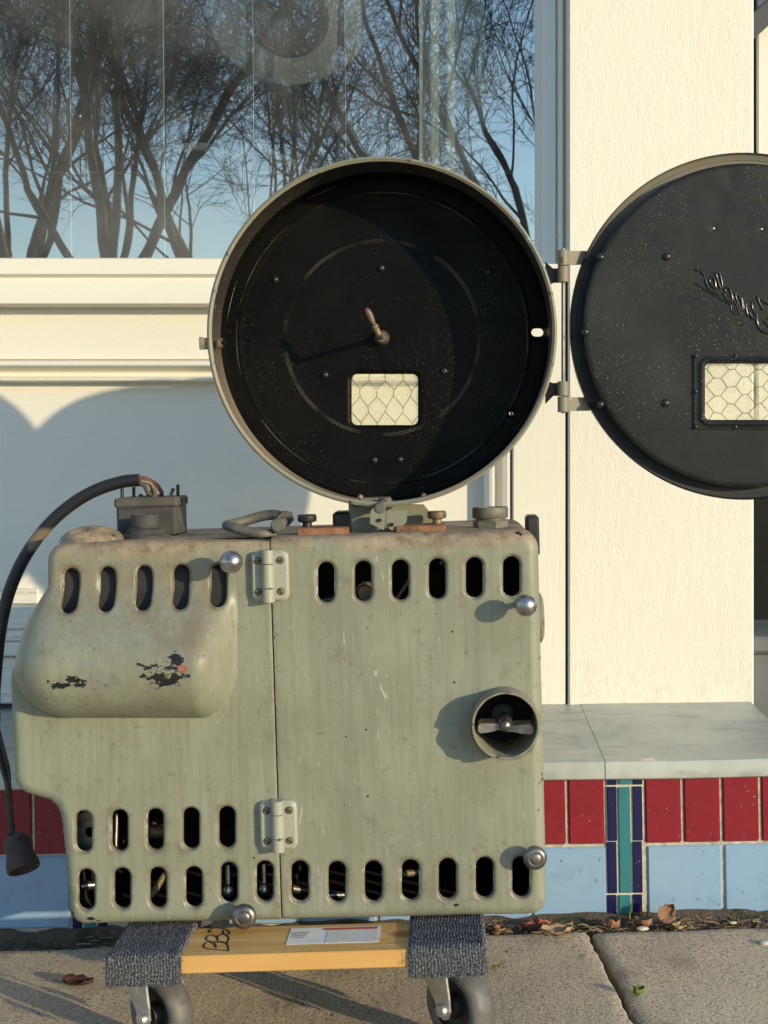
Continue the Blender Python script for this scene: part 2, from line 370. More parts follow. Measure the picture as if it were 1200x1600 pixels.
def concrete():
    g = G('concrete', (.3, .26, .2), .9, 0, .2)
    n = g.noise(4, 6, .6); f = g.noise(260, 4, .75); v = g.voro(300)
    c = g.mix(g.step(n, .35, .7), (.62, .505, .35), (.52, .42, .295)); c = g.mix(g.step(f, .5, .72), c, (.74, .62, .45)); c = g.mix(g.step(f, .48, .36), c, (.16, .125, .085))
    c = g.mix(g.ma('MULTIPLY', g.step(g.noise(7, 5, .65, g.map((1, 1, 1), (3, 9, 0))), .56, .68), .45), c, (.21, .175, .13))
    c = g.mix(g.ma('MULTIPLY', g.step(g.noise(34, 3), .70, .76), .5), c, (.62, .52, .38)); c = g.mix(g.ma('MULTIPLY', g.step(g.noise(17, 5, .7, g.map((1, .5, 1), (6, 2, 0))), .60, .68), .5), c, (.15, .125, .09)); c = g.mix(g.step(g.noise(48, 2, .4, g.map((1, 1, 1), (2, 7, 0))), .745, .76), c, (.07, .06, .05))
    g.set('Base Color', c); g.bump(f, .9, .0022); g.bump(g.noise(110, 4, .6), .45, .003); g.bump(g.noise(60, 3, .6, g.map((1, .06, 1))), .45, .003); MAT['concrete'] = g.m
    g = G('soil', (.1, .07, .045), .95); n = g.noise(120, 5, .7); c = g.mix(n, (.05, .035, .022), (.20, .145, .095)); c = g.mix(g.step(g.noise(18, 4), .55, .65), c, (.045, .055, .018)); g.set('Base Color', c); g.bump(n, 1, .006); MAT['soil'] = g.m
    g = G('asphalt', (.05, .05, .05), .9); n = g.noise(90, 4, .7); g.set('Base Color', g.mix(n, (.03, .03, .03), (.075, .073, .07))); g.bump(n, .6, .004); MAT['asphalt'] = g.m
concrete()
def tile(name, base, dark, spots):
    g = G(name, base, .12, 0, .5)
    i = g.nt.nodes.new('ShaderNodeObjectInfo').outputs['Random']; cb = g.nt.nodes.new('ShaderNodeVectorMath'); cb.operation = 'ADD'; g.nt.links.new(g.co, cb.inputs[0]); sc = g.ma('MULTIPLY', i, 37.0); g.nt.links.new(sc, cb.inputs[1]); g.co = cb.outputs[0]; n = g.noise(14, 4)
    c = g.mix(n, base, dark); c = g.mix(g.ma('MULTIPLY', i, .5), c, dark); c = g.mix(g.ma('MULTIPLY', g.step(g.noise(22, 6, .7), .5, .72), .35), c, tuple(x*.6 for x in dark))
    dirt_haze = g.ma('MULTIPLY', g.step(g.noise(110, 4, .6, g.map((1, 1, .6))), .64, .70), g.step(g.noise(8, 3), .40, .55)); c = g.mix(dirt_haze, c, spots)
    pale = g.step(g.noise(140, 3, .6, g.map((1, 1, 1), (5, 5, 5))), .70, .73); c = g.mix(g.ma('MULTIPLY', pale, .6), c, (.62, .55, .48))
    g.set('Base Color', c); g.set('Roughness', g.ma('ADD', g.ma('MULTIPLY', g.ma('ADD', dirt_haze, n), .3), .06)); g.bump(n, .15, .002); MAT[name] = g.m
tile('red_glaze', (.29, .022, .034), (.21, .014, .024), (.16, .05, .04)); tile('blue_glaze', (.28, .42, .58), (.24, .37, .54), (.10, .10, .10))
tile('navy_glaze', (.016, .017, .085), (.010, .011, .06), (.1, .08, .07)); tile('teal_glaze', (.05, .22, .24), (.03, .17, .20), (.1, .08, .07))
simple('grout', (.46, .40, .32), .9, 0, .35, 120, .6, .001); simple('grout_light', (.52, .49, .40), .85, 0, .2, 120, .5, .001)
def galv():
    g = G('galvanised', (.4, .4, .36), .5, .35); v = g.voro(55); n = g.noise(7, 6, .65); s = g.noise(30, 5, .6, g.map((.25, 1, 1)))
    c = g.mix(g.step(n, .35, .7), (.48, .485, .435), (.34, .35, .315)); c = g.mix(g.ma('MULTIPLY', g.step(v, .3, .7), .35), c, (.50, .50, .46)); c = g.mix(g.ma('MULTIPLY', g.step(s, .54, .68), .6), c, (.27, .26, .225))
    c = g.mix(g.step(g.noise(26, 4, .6, g.map((.45, 1, 1), (2, 2, 2))), .695, .71), c, (.72, .69, .58)); g.set('Base Color', c); g.set('Roughness', g.ma('ADD', g.ma('MULTIPLY', n, .3), .32)); g.bump(n, .15, .003); g.bump(g.noise(120, 3), .08, .0006); MAT['galvanised'] = g.m
galv()
def glass(name, refl, tint=(1, 1, 1), dirt_haze=0.05, dcol=(.6, .6, .55), rough=0, dscale=6):
    g = G(name); nt = g.nt; nt.nodes.remove(g.b)
    tr = nt.nodes.new('ShaderNodeBsdfTransparent'); tr.inputs[0].default_value = (*tint, 1)
    gl = nt.nodes.new('ShaderNodeBsdfGlossy'); gl.inputs['Roughness'].default_value = rough; gl.inputs[0].default_value = (1, .92, .78, 1)
    df = nt.nodes.new('ShaderNodeBsdfDiffuse'); df.inputs[0].default_value = (*dcol, 1)
    a = nt.nodes.new('ShaderNodeMixShader'); b = nt.nodes.new('ShaderNodeMixShader')
    a.inputs[0].default_value = refl; nt.links.new(tr.outputs[0], a.inputs[1]); nt.links.new(gl.outputs[0], a.inputs[2])
    n = g.noise(dscale, 6, .65); s = g.step(g.noise(70, 3), .73, .78)
    f = g.ma('ADD', g.ma('MULTIPLY', g.step(n, .3, .8), dirt_haze), g.ma('MULTIPLY', s, dirt_haze*3)); nt.links.new(f, b.inputs[0])
    nt.links.new(a.outputs[0], b.inputs[1]); nt.links.new(df.outputs[0], b.inputs[2]); nt.links.new(b.outputs[0], g.out.inputs[0])
    if rough < .02:
        bp = nt.nodes.new('ShaderNodeBump'); bp.inputs['Strength'].default_value = .045; bp.inputs['Distance'].default_value = .01
        nt.links.new(g.noise(3.6, 2), bp.inputs['Height']); nt.links.new(bp.outputs[0], gl.inputs['Normal'])
    MAT[name] = g.m
glass('shop_glass', .50, (.80, .86, .86), .20, (.55, .55, .53), .010, 3); glass('wired_glass', .04, (.93, .93, .88), .58, (.74, .67, .52), .05, 25)  # shop pane: pale haze put in as a diffuse film; wired pane: dust
def wood():
    g = G('pine', (.5, .3, .12), .5); w = g.wave(9, 5, 3, g.map((.12, 1, 1)), 'Y', 2); k = g.noise(60, 4, .6, g.map((.08, 1, 1)))
    c = g.mix(w, (.68, .43, .17), (.58, .32, .095)); c = g.mix(g.step(k, .5, .7), c, (.50, .24, .06)); c = g.mix(g.step(g.noise(7, 3, .5, g.map((.5, 1, 1))), .66, .7), c, (.30, .12, .035)); g.set('Base Color', c); g.bump(k, .3, .0006); MAT['pine'] = g.m
    g = G('carpet', (.1, .1, .11), .95, 0, .1); n = g.noise(420, 3, .7); c = g.mix(g.step(n, .35, .68), (.035, .036, .042), (.25, .25, .26)); g.set('Base Color', c); g.bump(n, 1, .002); MAT['carpet'] = g.m
    g = G('tyre', (.1, .1, .1), .55); n = g.noise(70, 5, .65); c = g.mix(g.step(n, .3, .75), (.085, .083, .08), (.15, .14, .125)); g.set('Base Color', c); g.bump(n, .25, .0008); MAT['tyre'] = g.m
wood()
simple('paper', (.72, .70, .66), .6, 0, .06, 30, 0); simple('print_red', (.45, .07, .05), .6, 0, .1, 30, 0); simple('print_grey', (.28, .27, .26), .7, 0, .2, 200, 0); simple('ink', (.015, .014, .014), .6, 0, .3, 90, 0)
def sticker_print():
    g = G('fine_print', (.6, .6, .58), .6); n = g.wave(150, .6, 2, None, 'Y'); k = g.noise(700, 2, .6); c = g.mix(g.ma('MULTIPLY', g.step(n, .45, .6), g.step(k, .42, .55)), (.70, .68, .64), (.30, .28, .27)); g.set('Base Color', c); MAT['fine_print'] = g.m
sticker_print()
simple('bark', (.085, .08, .075), .9, 0, .4, 12, .6, .01); simple('twig', (.075, .07, .066), .9, 0, .4, 8, 0)
simple('room_dark', (.055, .055, .055), .8, 0, .3, 3, 0); simple('curtain', (.52, .55, .52), .9, 0, .12, 5, 0); simple('pale_board', (.34, .36, .35), .8, 0, .15, 6, 0)
simple('strip_pale', (.75, .75, .72), .6, 0, .1, 20, 0); simple('strip_dark', (.07, .075, .08), .7, 0, .2, 9, 0); simple('brown_board', (.16, .09, .06), .7, 0, .3, 12, 0)
simple('bin_plastic', (.13, .135, .14), .5, 0, .15, 12, .1); simple('dark_timber', (.003, .003, .003), .9, 0, .3, 12, .2)
def leafm(name, a, b):
    g = G(name, a, .7); g.set('Base Color', g.mix(g.noise(90, 4), a, b)); g.bump(g.noise(160, 3), .5, .001); MAT[name] = g.m
leafm('leaf_brown', (.32, .17, .09), (.17, .085, .045)); leafm('leaf_red', (.36, .11, .075), (.22, .07, .05)); leafm('leaf_green', (.15, .21, .03), (.07, .11, .02)); leafm('straw', (.45, .31, .17), (.28, .18, .09)); leafm('moss', (.055, .08, .018), (.09, .075, .03)); leafm('leaf_red_shaded', (.06, .018, .014), (.035, .012, .01))  # the darkest red has shade mixed into the leaf colour
simple('pebble', (.5, .45, .38), .8, 0, .3, 60, .3)

# ------------------------------------------------------------------ pavement and ground
def tilt(x): return gz(x)
gb = MB()
gb.add([(-60, -60, gz(-60)-.16), (60, -60, gz(60)-.16), (60, 30, gz(60)-.16), (-60, 30, gz(-60)-.16)], [(0, 1, 2, 3)])
tag(gb.build('road', MAT['asphalt'], smooth=0), kind='structure')
gb = MB()
gb.add([(-20, -1.6, gz(-20)-.03), (20, -1.6, gz(20)-.03), (20, 2.6, gz(20)-.03), (-20, 2.6, gz(-20)-.03), (-20, -1.6, gz(-20)-.17), (20, -1.6, gz(20)-.17)], [(0, 1, 2, 3), (4, 5, 1, 0)])
pav = tag(gb.build('pavement', MAT['soil'], smooth=0), kind='structure')
def slab(x0, x1, y0, y1, nx, ny, seed, skew=0):
    rr = np.random.RandomState(seed); vs = []; fs = []
    ph = rr.rand(8)*6
    xs = np.concatenate([[0, .0018, .005], np.linspace(.02, x1-x0-.02, nx), [x1-x0-.005, x1-x0-.0018, x1-x0]])
    ys = np.concatenate([[0, .0018, .005], np.linspace(.02, y1-y0-.02, ny), [y1-y0-.005, y1-y0-.0018, y1-y0]])
    nX, nY = len(xs), len(ys)
    for j, y in enumerate(ys):
        for i, x in enumerate(xs):
            e = min(x, x1-x0-x, y, y1-y0-y); dz = -(.005-e)**2/.005*.8 if e < .005 else 0
            xx = x0+x+skew*(y0+y-1.9); jit = 0
            if i < 3 or i >= nX-3: jit = .0010*math.sin(yy*61+ph[0]) + .0012*math.sin(yy*173+ph[1]) if (yy := y0+y) else 0
            n = .0016*math.sin(xx*9+ph[2]+1.3*math.sin(y*7))+.0012*math.sin((y0+y)*13+ph[3]+xx*5)+.0007*math.sin(xx*41+ph[4])*math.sin(y*37+ph[5])
            vs.append((xx+jit, y0+y, gz(xx)+dz+n))
    for j in range(nY-1):
        for i in range(nX-1): a = j*nX+i; fs.append((a, a+1, a+nX+1, a+nX))
    edge = [i for i in range(nX)]+[j*nX+nX-1 for j in range(1, nY)]+[(nY-1)*nX+i for i in range(nX-2, -1, -1)]+[j*nX for j in range(nY-2, 0, -1)]
    b = len(vs)
    for i in edge: vs.append((vs[i][0], vs[i][1], vs[i][2]-.026))
    m = len(edge)
    for k in range(m): fs.append((edge[(k+1) % m], edge[k], b+k, b+(k+1) % m))
    return mesh_obj('slab', vs, fs, MAT['concrete'], pav, 60)
JX = .196
for (a, b, c, d, nx, ny) in ((JX-1.25, JX-.0035, .55, 1.935, 90, 80), (JX+.0035, JX+1.3, .55, 1.925, 90, 80), (JX-2.55, JX-1.262, .55, 1.935, 20, 20), (JX-1.25, JX-.0035, -.75, .538, 20, 20), (JX+.0035, JX+1.3, -.75, .538, 20, 20), (JX-2.55, JX-1.262, -.75, .538, 10, 10), (JX+1.312, JX+2.6, .55, 1.93, 10, 10)):
    slab(a, b, c, d, nx, ny, int(abs(a)*100+abs(c)*7), -.075 if c > 0 else 0)
# gritty strip of soil and litter crumbs along the wall
rs = np.random.RandomState(3); gb = MB()
for i in range(2600):
    x = rs.uniform(-.9, .75); t = abs(rs.normal(0, .34)); y = 1.985-.075*t
    if y < 1.80: continue
    s = rs.uniform(.0012, .0038)*(1.5 if t < .7 else .8); z = gz(x)+ (.0 if y < 1.935 else -.012+.010*rs.rand())+ s*.2
    a = rs.uniform(0, 6.28, 3); q = Matrix.Translation((x, y, z)) @ Matrix.Rotation(a[0], 4, 'X') @ Matrix.Rotation(a[1], 4, 'Z')
    gb.add([(-s, 0, 0), (s*.6, s*.7, 0), (s*.5, -s*.7, 0), (0, 0, s*.9)], [(0, 1, 2), (0, 3, 1), (1, 3, 2), (2, 3, 0)], q)
tag(gb.build('soil_crumbs', MAT['soil'], smooth=0), 'dark soil crumbs and grit along the foot of the tiles', 'soil', kind='stuff')
gb = MB()
prof = [(1.999, -.02), (1.992, .006), (1.975, .001), (1.955, -.006), (1.93, -.014), (1.92, -.03)]
N = 160; vs = []; fs = []
for i in range(N+1):
    x = -1.0+1.8*i/N
    for j, (y, z) in enumerate(prof):
        k = .004*math.sin(x*37+j)+.003*math.sin(x*91+2*j); vs.append((x, y+k*.8, gz(x)+z+k*.6))
for i in range(N):
    for j in range(len(prof)-1): a = i*len(prof)+j; fs.append((a, a+1, a+len(prof)+1, a+len(prof)))
mesh_obj('soil_bank', vs, fs, MAT['soil'], pav, 60)

# ------------------------------------------------------------------ shop front
YG, YS, YPIL, YL = 2.44, 2.375, 2.355, 1.98
shop = tag(empty('shop_front', (0, 2.4, 0)), 'cream painted shop front with a tiled base behind the projector', 'building')
def sb(name, mb, mat, parent=None, smooth=35):
    o = mb.build(name, MAT[mat], None, smooth); o.parent = parent or shop
    if parent is None or parent is shop: o.location = (0, -2.4, 0)
    return o
def wbox(px0, px1, py0, py1, Y, depth, b=.002):                  # board whose front face is at Y
    x0, x1, z1, z0 = X_(px0, Y), X_(px1, Y), Z_(py0, Y), Z_(py1, Y)
    return MB().box(((x0+x1)/2, Y+depth/2, (z0+z1)/2), (x1-x0, depth, z1-z0), None, b)
XL = -1400                                                        # wall runs on to the left
sb('pilaster', wbox(888, 1178, -900, 1104, YPIL, .16, .003), 'cream_stipple')
sb('stile_board', wbox(801, 884, 412, 1102, YPIL+.006, .1, .002), 'cream_vertical')
sb('wall_panel', wbox(XL, 770, 585, 985, YS+.02, .05, 0), 'cream_panel')
# weathered lap boards at the foot of the panel
for i, (a, b, dy) in enumerate(((985, 1003, .002), (1004, 1026, -.004), (1027, 1100, .004))): sb('lap_board', wbox(XL, 798, a, b, YS+.012+dy, .05, .003), 'cream_weathered')
for i, (a, b, dy) in enumerate(((920, 945, -.001), (946, 984, .001))): sb('lap_board', wbox(XL, 60, a, b, YS+.012+dy, .03, .003), 'cream_weathered')
# vertical moulding between panel and stile
def vprofile(name, pts, py0, py1, mat):                           # pts: (px, Y) open profile, run along z
    vs = []; n = len(pts)
    for py in (py0, py1):
        z = Z_(py, YPIL)
        vs += [(X_(p, YPIL), y, z) for (p, y) in pts]
    mb = MB(); mb.add(vs, [(i, i+1, n+i+1, n+i) for i in range(n-1)]); return sb(name, mb, mat, None, 50)
vprofile('panel_moulding', [(757, YS+.03), (757, YS+.006), (763, YS+.0), (765, YS-.012), (770, YS-.014), (772, YS+.004), (778, YS+.016), (785, YS+.014), (790, YS-.004), (793, YS-.012), (797, YS-.012), (798, YS+.006), (801, YS+.008), (801, YS+.04)], 500, 985, 'white_trim')
# sill and apron mouldings under the window
def zp(py, Y): return (Y, Z_(py, Y))
sill = [(YG+.02, Z_(402, YS-.05)+.012), (YG-.004, Z_(402, YS-.05)+.004), zp(403, 2.330), zp(405, 2.325), zp(428, 2.325), zp(431, 2.329), zp(434, 2.334), zp(437, 2.331), zp(440, 2.330), zp(474, 2.330), (2.334, Z_(475.5, 2.33)), (YS, Z_(475.5, 2.33)-.001)]
mb = MB(); mb.profile_x(sill, X_(XL, 2.4), X_(757, YS)); sb('window_sill', mb, 'cream_trim', None, 28)
apron = [zp(470, YS), zp(561, YS), zp(562.5, YS+.006), zp(564, YS+.002)]
for k in range(7): a = math.pi*(k/6); apron.append(zp(569-5*math.cos(a), YS-.006-.010*math.sin(a)))
apron += [zp(577, YS+.002), zp(582, YS+.010), zp(588, YS+.010), zp(590, YS+.002)]
for k in range(5): a = math.pi*(k/4); apron.append(zp(593-3*math.cos(a), YS-.002-.006*math.sin(a)))
apron += [zp(597, YS+.008), zp(598, YS+.021)]
mb = MB(); mb.profile_x(apron, X_(XL, 2.4), X_(757, YS)); sb('apron_moulding', mb, 'cream_trim', None, 28)
# window: jamb mouldings, glass, thin inner strips
win = empty('window', (0, 0, 0), parent=shop); win.location = (0, -2.4, 0)
def vprof2(name, pts, py0, py1, mat, parent):
    n = len(pts); vs = []
    for py in (py0, py1): vs += [(X_(p, 2.40), y, Z_(py, 2.4)) for (p, y) in pts]
    mb = MB(); mb.add(vs, [(i, i+1, n+i+1, n+i) for i in range(n-1)]); o = mb.build(name, MAT[mat], parent, 50); return o
vprof2('jamb', [(836, YG+.01), (838, YG-.004), (843, YG-.010), (846, YG-.012), (847, YG-.024), (862, YG-.026), (868, YG-.030), (871, YG-.022), (874, YG-.036), (879, YG-.040), (881, YG-.030), (886, YG-.032), (888, YG-.034), (893, YG-.034)], -900, 414, 'white_trim', win)
x0, x1, z0, z1 = X_(XL, YG), X_(840, YG), Z_(404, YG), Z_(-900, YG)
mb = MB(); mb.add([(x0, YG, z0), (x1, YG, z0), (x1, YG, z1), (x0, YG, z1)], [(0, 1, 2, 3)]); mb.build('glass', MAT['shop_glass'], win, 0)
for px, w in ((107, 1.6), (253, 1.6), (393, 1.4), (537, 1.2), (-40, 1.6), (-185, 1.6)):
    mb = MB(); Y = YG+.016; a = X_(px, Y); b = X_(px+5, Y)
    mb.tube([(a, Y, Z_(-200, Y)), (b, Y, Z_(404, Y))], w*.00055, 5); mb.build('glazing_strip', MAT['strip_pale'], win, 0)
    mb = MB(); mb.box((a-.007, Y+.03, (Z_(-200, Y)+Z_(404, Y))/2), (.012, .004, Z_(-200, Y)-Z_(404, Y))); mb.build('inner_slat', MAT['strip_dark'], win, 0)
mb = MB(); mb.box((X_(250, YG+.03), YG+.05, Z_(270, YG+.05)), (1.4, .008, .004)); mb.build('inner_rail', MAT['dull_steel'], win, 0)
# return side of the pilaster and recessed entrance on the right
sb('entrance_jamb', MB().box((X_(1178, YPIL)+.002-.05, YPIL+.33, 1.2), (.10, .34, 3.2)), 'cream_vertical')
sb('bulkhead_end', MB().box((.36, 2.2, .1), (.26, .36, .22)), 'cream_weathered')
ent = empty('entrance', (0, -2.4, 0), parent=shop)
for i in range(7):
    x = .575+.045*i
    mb = MB().box((x, 2.95, 1.35), (.036, .02, 1.4), None, .002); mb.build('door_slat', MAT['white_trim'], ent, 0)
MB().box((.75, 3.02, 1.2), (.8, .02, 3.0)).build('door_backing', MAT['strip_dark'], ent, 0)
MB().box((.75, 2.93, .30), (.5, .02, .72), None, .004).build('kick_board', MAT['dark_timber'], ent, 0)
M = Matrix.Translation((.66, 2.9, 1.56)) @ Matrix.Rotation(-.75, 4, 'Y'); MB().box((0, 0, 0), (.5, .03, .04), M, .003).build('brace', MAT['strip_dark'], ent, 0)
# ledge: two galvanised caps, sloping with the street
def lz(x): return .018*(x-.25)
ledge = empty('ledge', (0, -2.4, 0), parent=shop)
zt = Z_(1189, YL)
for (xa, xb, dz) in ((-2.2, .2235, 0), (.2215, .505, .0005)):
    prof = [(2.44, zt+.014), (YL+.006, zt+.0005), (YL+.0015, zt-.0012), (YL, zt-.005), (YL-.001, zt-.0245), (YL+.0015, zt-.0265), (YL+.02, zt-.026)]
    n = 40 if xa < -1 else 14; mb = MB(); mb.profile_x([(y, z+dz) for y, z in prof], xa, xb, None, n)
    mb.v = [(x, y-(dz and .0012)+.0006*math.sin(x*23), z+lz(x)+.0008*math.sin(x*17+y*9)) for x, y, z in mb.v]; mb.build('ledge_cap', MAT['galvanised'], ledge, 30)
mb = MB(); mb.prism([(2.44, zt+.013), (YL+.001, zt-.001), (YL+.001, zt-.026), (2.44, zt-.026)], 0, .002); mb.v = [(.505+y*1, x, z+lz(.505)) for x, y, z in mb.v]; mb.build('ledge_end', MAT['galvanised'], ledge, 0)
# tiled base
base = empty('tiled_base', (0, -2.4, 0), parent=shop); YT = 1.992
mb = MB().box((-.85, YT+.0022+.1, .02), (2.72, .2, .36)); mb.v = [(x, y, z+lz(x)) for x, y, z in mb.v]; mb.build('grout_wall', MAT['grout'], base, 0)
proto = {}
def put_tile(name, px0, px1, py0, py1, mat, proud=0):
    x0, x1, z1, z0 = X_(px0, YT), X_(px1, YT), Z_(py0, YT), Z_(py1, YT)
    key = (name, round(px1-px0), round(py1-py0)); cx = (x0+x1)/2
    if key not in proto:
        w, h, d = x1-x0, z1-z0, .010; mb = MB().box((0, 0, 0), (w, d, h), None, .0022 if px1-px0 > 30 else .0009)
        o = mb.build(name, MAT[mat], base, 30); proto[key] = o
    else: o = share(proto[key])
    o.location = (cx, YT+.004-proud+R.uniform(-.0004, .0004), (z0+z1)/2+lz(cx)); o.rotation_euler = (R.uniform(-.006, .006), lz(1)*0-.018, R.uniform(-.006, .006))
    return o
reds = [1008+60.6*i for i in range(5)]+[888-60.6*i for i in range(0, 12)]+[52-60.6*i for i in range(0, 9)]+[52-60.6*0+58 - 0]
for p in [1008+60.6*i for i in range(5)]+[888-60.6*i for i in range(12)]+[54-60.6*i for i in range(9)]: put_tile('red_tile', p, p+56, 1212, 1318, 'red_glaze')
for p in [1012+120.5*i for i in range(3)]+[832-120.5*i for i in range(6)]+[-7-120.5*i for i in range(5)]: put_tile('blue_tile', p, p+116, 1322.5, 1434, 'blue_glaze')
for c in (947.5, 112):
    for (a, b, mt) in ((1.5, 16, 'navy'), (19.5, 38, 'teal'), (41.5, 56, 'navy')):
        segs = [(1214, 1225.5), (1230, 1395), (1398.5, 1436)] if mt == 'teal' else [(1214, 1226), (1229, 1313.5), (1315, 1395), (1398, 1436)]
        for (t, u) in segs: put_tile(mt+'_tile', c+a, c+b, t, u, mt+'_glaze', .0008)
    x0, x1 = X_(c, YT), X_(c+58, YT); mb = MB().box(((x0+x1)/2, YT+.0040, .075), (x1-x0, .006, .25)); cx = (x0+x1)/2; mb.v = [(x, y, z+lz(x)) for x, y, z in mb.v]; mb.build('light_grout', MAT['grout_light'], base, 0)
# room behind the window
room = empty('room', (0, -2.4, 0), parent=shop)
mb = MB(); x0, x1, y0, y1, z0, z1 = -4.2, .52, 2.52, 5.2, .1, 3.4
mb.add([(x0, y1, z0), (x1, y1, z0), (x1, y1, z1), (x0, y1, z1)], [(0, 1, 2, 3)]); mb.build('back_wall', MAT['room_dark'], room, 0)
MB().add([(x0, y0, z0), (x0, y1, z0), (x0, y1, z1), (x0, y0, z1)], [(0, 1, 2, 3)]).build('side_wall', MAT['room_dark'], room, 0)
MB().add([(x1, y0, z0), (x1, y1, z0), (x1, y1, z1), (x1, y0, z1)], [(0, 1, 2, 3)]).build('side_wall', MAT['room_dark'], room, 0)
MB().add([(x0, y0, z1), (x1, y0, z1), (x1, y1, z1), (x0, y1, z1)], [(0, 1, 2, 3)]).build('room_ceiling', MAT['room_dark'], room, 0)
MB().add([(x0, y0-.06, z0+.5), (x1, y0-.06, z0+.5), (x1, y1, z0+.5), (x0, y1, z0+.5)], [(0, 1, 2, 3)]).build('room_floor', MAT['room_dark'], room, 0)
MB().box((-1.85, 2.56, 2.6), (4.7, .12, 1.6)).v
sb('upper_wall', MB().box((-1.6, 2.46, 3.2), (5.0, .1, 1.6)), 'cream_panel')
# things standing inside, seen dimly through the pane
def folded(px0, px1, Y, amp, waves, top=-400, bot=404):
    n = 60; vs = []; fs = []
    for i in range(n+1):
        p = px0+(px1-px0)*i/n; y = Y+amp*math.sin(i/n*waves*6.28)
        vs += [(X_(p, Y), y, Z_(bot, Y)-.3), (X_(p, Y), y, Z_(top, Y))]
    for i in range(n): fs.append((2*i, 2*i+2, 2*i+3, 2*i+1))
    return vs, fs
v, f = folded(655, 757, 2.515, .006, 4); tag(mesh_obj('curtain', v, f, MAT['curtain'], None, 60), 'pale folded curtain hanging inside the window by its right jamb', 'curtain')
c = W(455, 0, 2.62); t = tag(empty('round_board', c), 'pale round board with a dark disc hanging inside the window', 'board')
MB().lathe([(.001, -.012), (.155, -.012), (.16, -.008), (.16, .008), (.155, .012), (.001, .012)], (0, 0, 0), (0, 1, 0), 48).build('board', MAT['pale_board'], t)
MB().lathe([(.001, -.02), (.068, -.02), (.072, -.0125), (.001, -.0125)], (.0, 0, -.04), (0, 1, 0), 40).build('disc', MAT['strip_dark'], t)
MB().tube([(0, 0, .18), (0, 0, 1.35)], .003, 6).build('cord', MAT['strip_pale'], t)
t = MB(); t.tube(smoothpath([W(270, 232, 2.56), W(320, 230, 2.56), W(365, 246, 2.56), W(398, 222, 2.56), W(425, 240, 2.56), W(475, 268, 2.56), W(500, 330, 2.56), W(502, 470, 2.56), W(500, 700, 2.56)]), .008, 8)
tag(t.build('bent_pipe', MAT['pale_board']), 'pale bent pipe standing inside the window above the left sill', 'pipe')
tag(MB().box(W(300, 185, 2.60), (.07, .02, .024), Matrix(), .004).build('wooden_sign', MAT['brown_board']), 'small brown board inside the window near the middle', 'board')
# grey bin in the entrance
bx = tag(empty('waste_bin', (.655, 2.62, .012)), 'grey tapered plastic bin behind the end of the ledge', 'bin')
MB().prism([(-.10, 0), (.10, 0), (.135, .29), (-.135, .29)], -.11, .11).build('bin_body', MAT['bin_plastic'], bx, 0)
MB().box((0, 0, .30), (.30, .26, .03), None, .006).build('bin_rim', MAT['bin_plastic'], bx, 0)

# ------------------------------------------------------------------ sheet-metal shapes from distance functions
def sd_poly(pts):
    P = np.array(pts, float)
    def f(x, y):
        d = np.full(x.shape, 1e9); ins = np.zeros(x.shape, bool); n = len(P)
        for i in range(n):
            a, b = P[i], P[(i+1) % n]; e = b-a; wx, wy = x-a[0], y-a[1]
            t = np.clip((wx*e[0]+wy*e[1])/(e@e), 0, 1); d = np.minimum(d, (wx-e[0]*t)**2+(wy-e[1]*t)**2)
            c = ((a[1] <= y) & (y < b[1])) | ((b[1] <= y) & (y < a[1]))
            with np.errstate(divide='ignore', invalid='ignore'): xi = a[0]+(y-a[1])/(b[1]-a[1] if b[1] != a[1] else 1e-9)*(b[0]-a[0])
            ins ^= c & (x < xi)
        d = np.sqrt(d); return np.where(ins, d, -d)
    return f
def sd_slot(cx, cy, w, h, lean=0):                                # positive outside the slot
    r = w/2; hh = h/2-r
    def f(x, y):
        yy = np.clip(y-cy, -hh, hh); return np.hypot(x-cx-lean*yy, y-cy-yy)-r
    return f
def sd_hslot(cx, cy, w, h):
    r = h/2; hw = w/2-r
    def f(x, y): xx = np.clip(x-cx, -hw, hw); return np.hypot(x-cx-xx, y-cy)-r
    return f
def sd_rect(x0, x1, y0, y1, r):
    cx, cy, hx, hy = (x0+x1)/2, (y0+y1)/2, (x1-x0)/2-r, (y1-y0)/2-r
    def f(x, y):
        dx, dy = np.abs(x-cx)-hx, np.abs(y-cy)-hy
        return np.hypot(np.maximum(dx, 0), np.maximum(dy, 0))+np.minimum(np.maximum(dx, dy), 0)-r
    return f
def sd_circ(cx, cy, r):
    def f(x, y): return r-np.hypot(x-cx, y-cy)
    return f
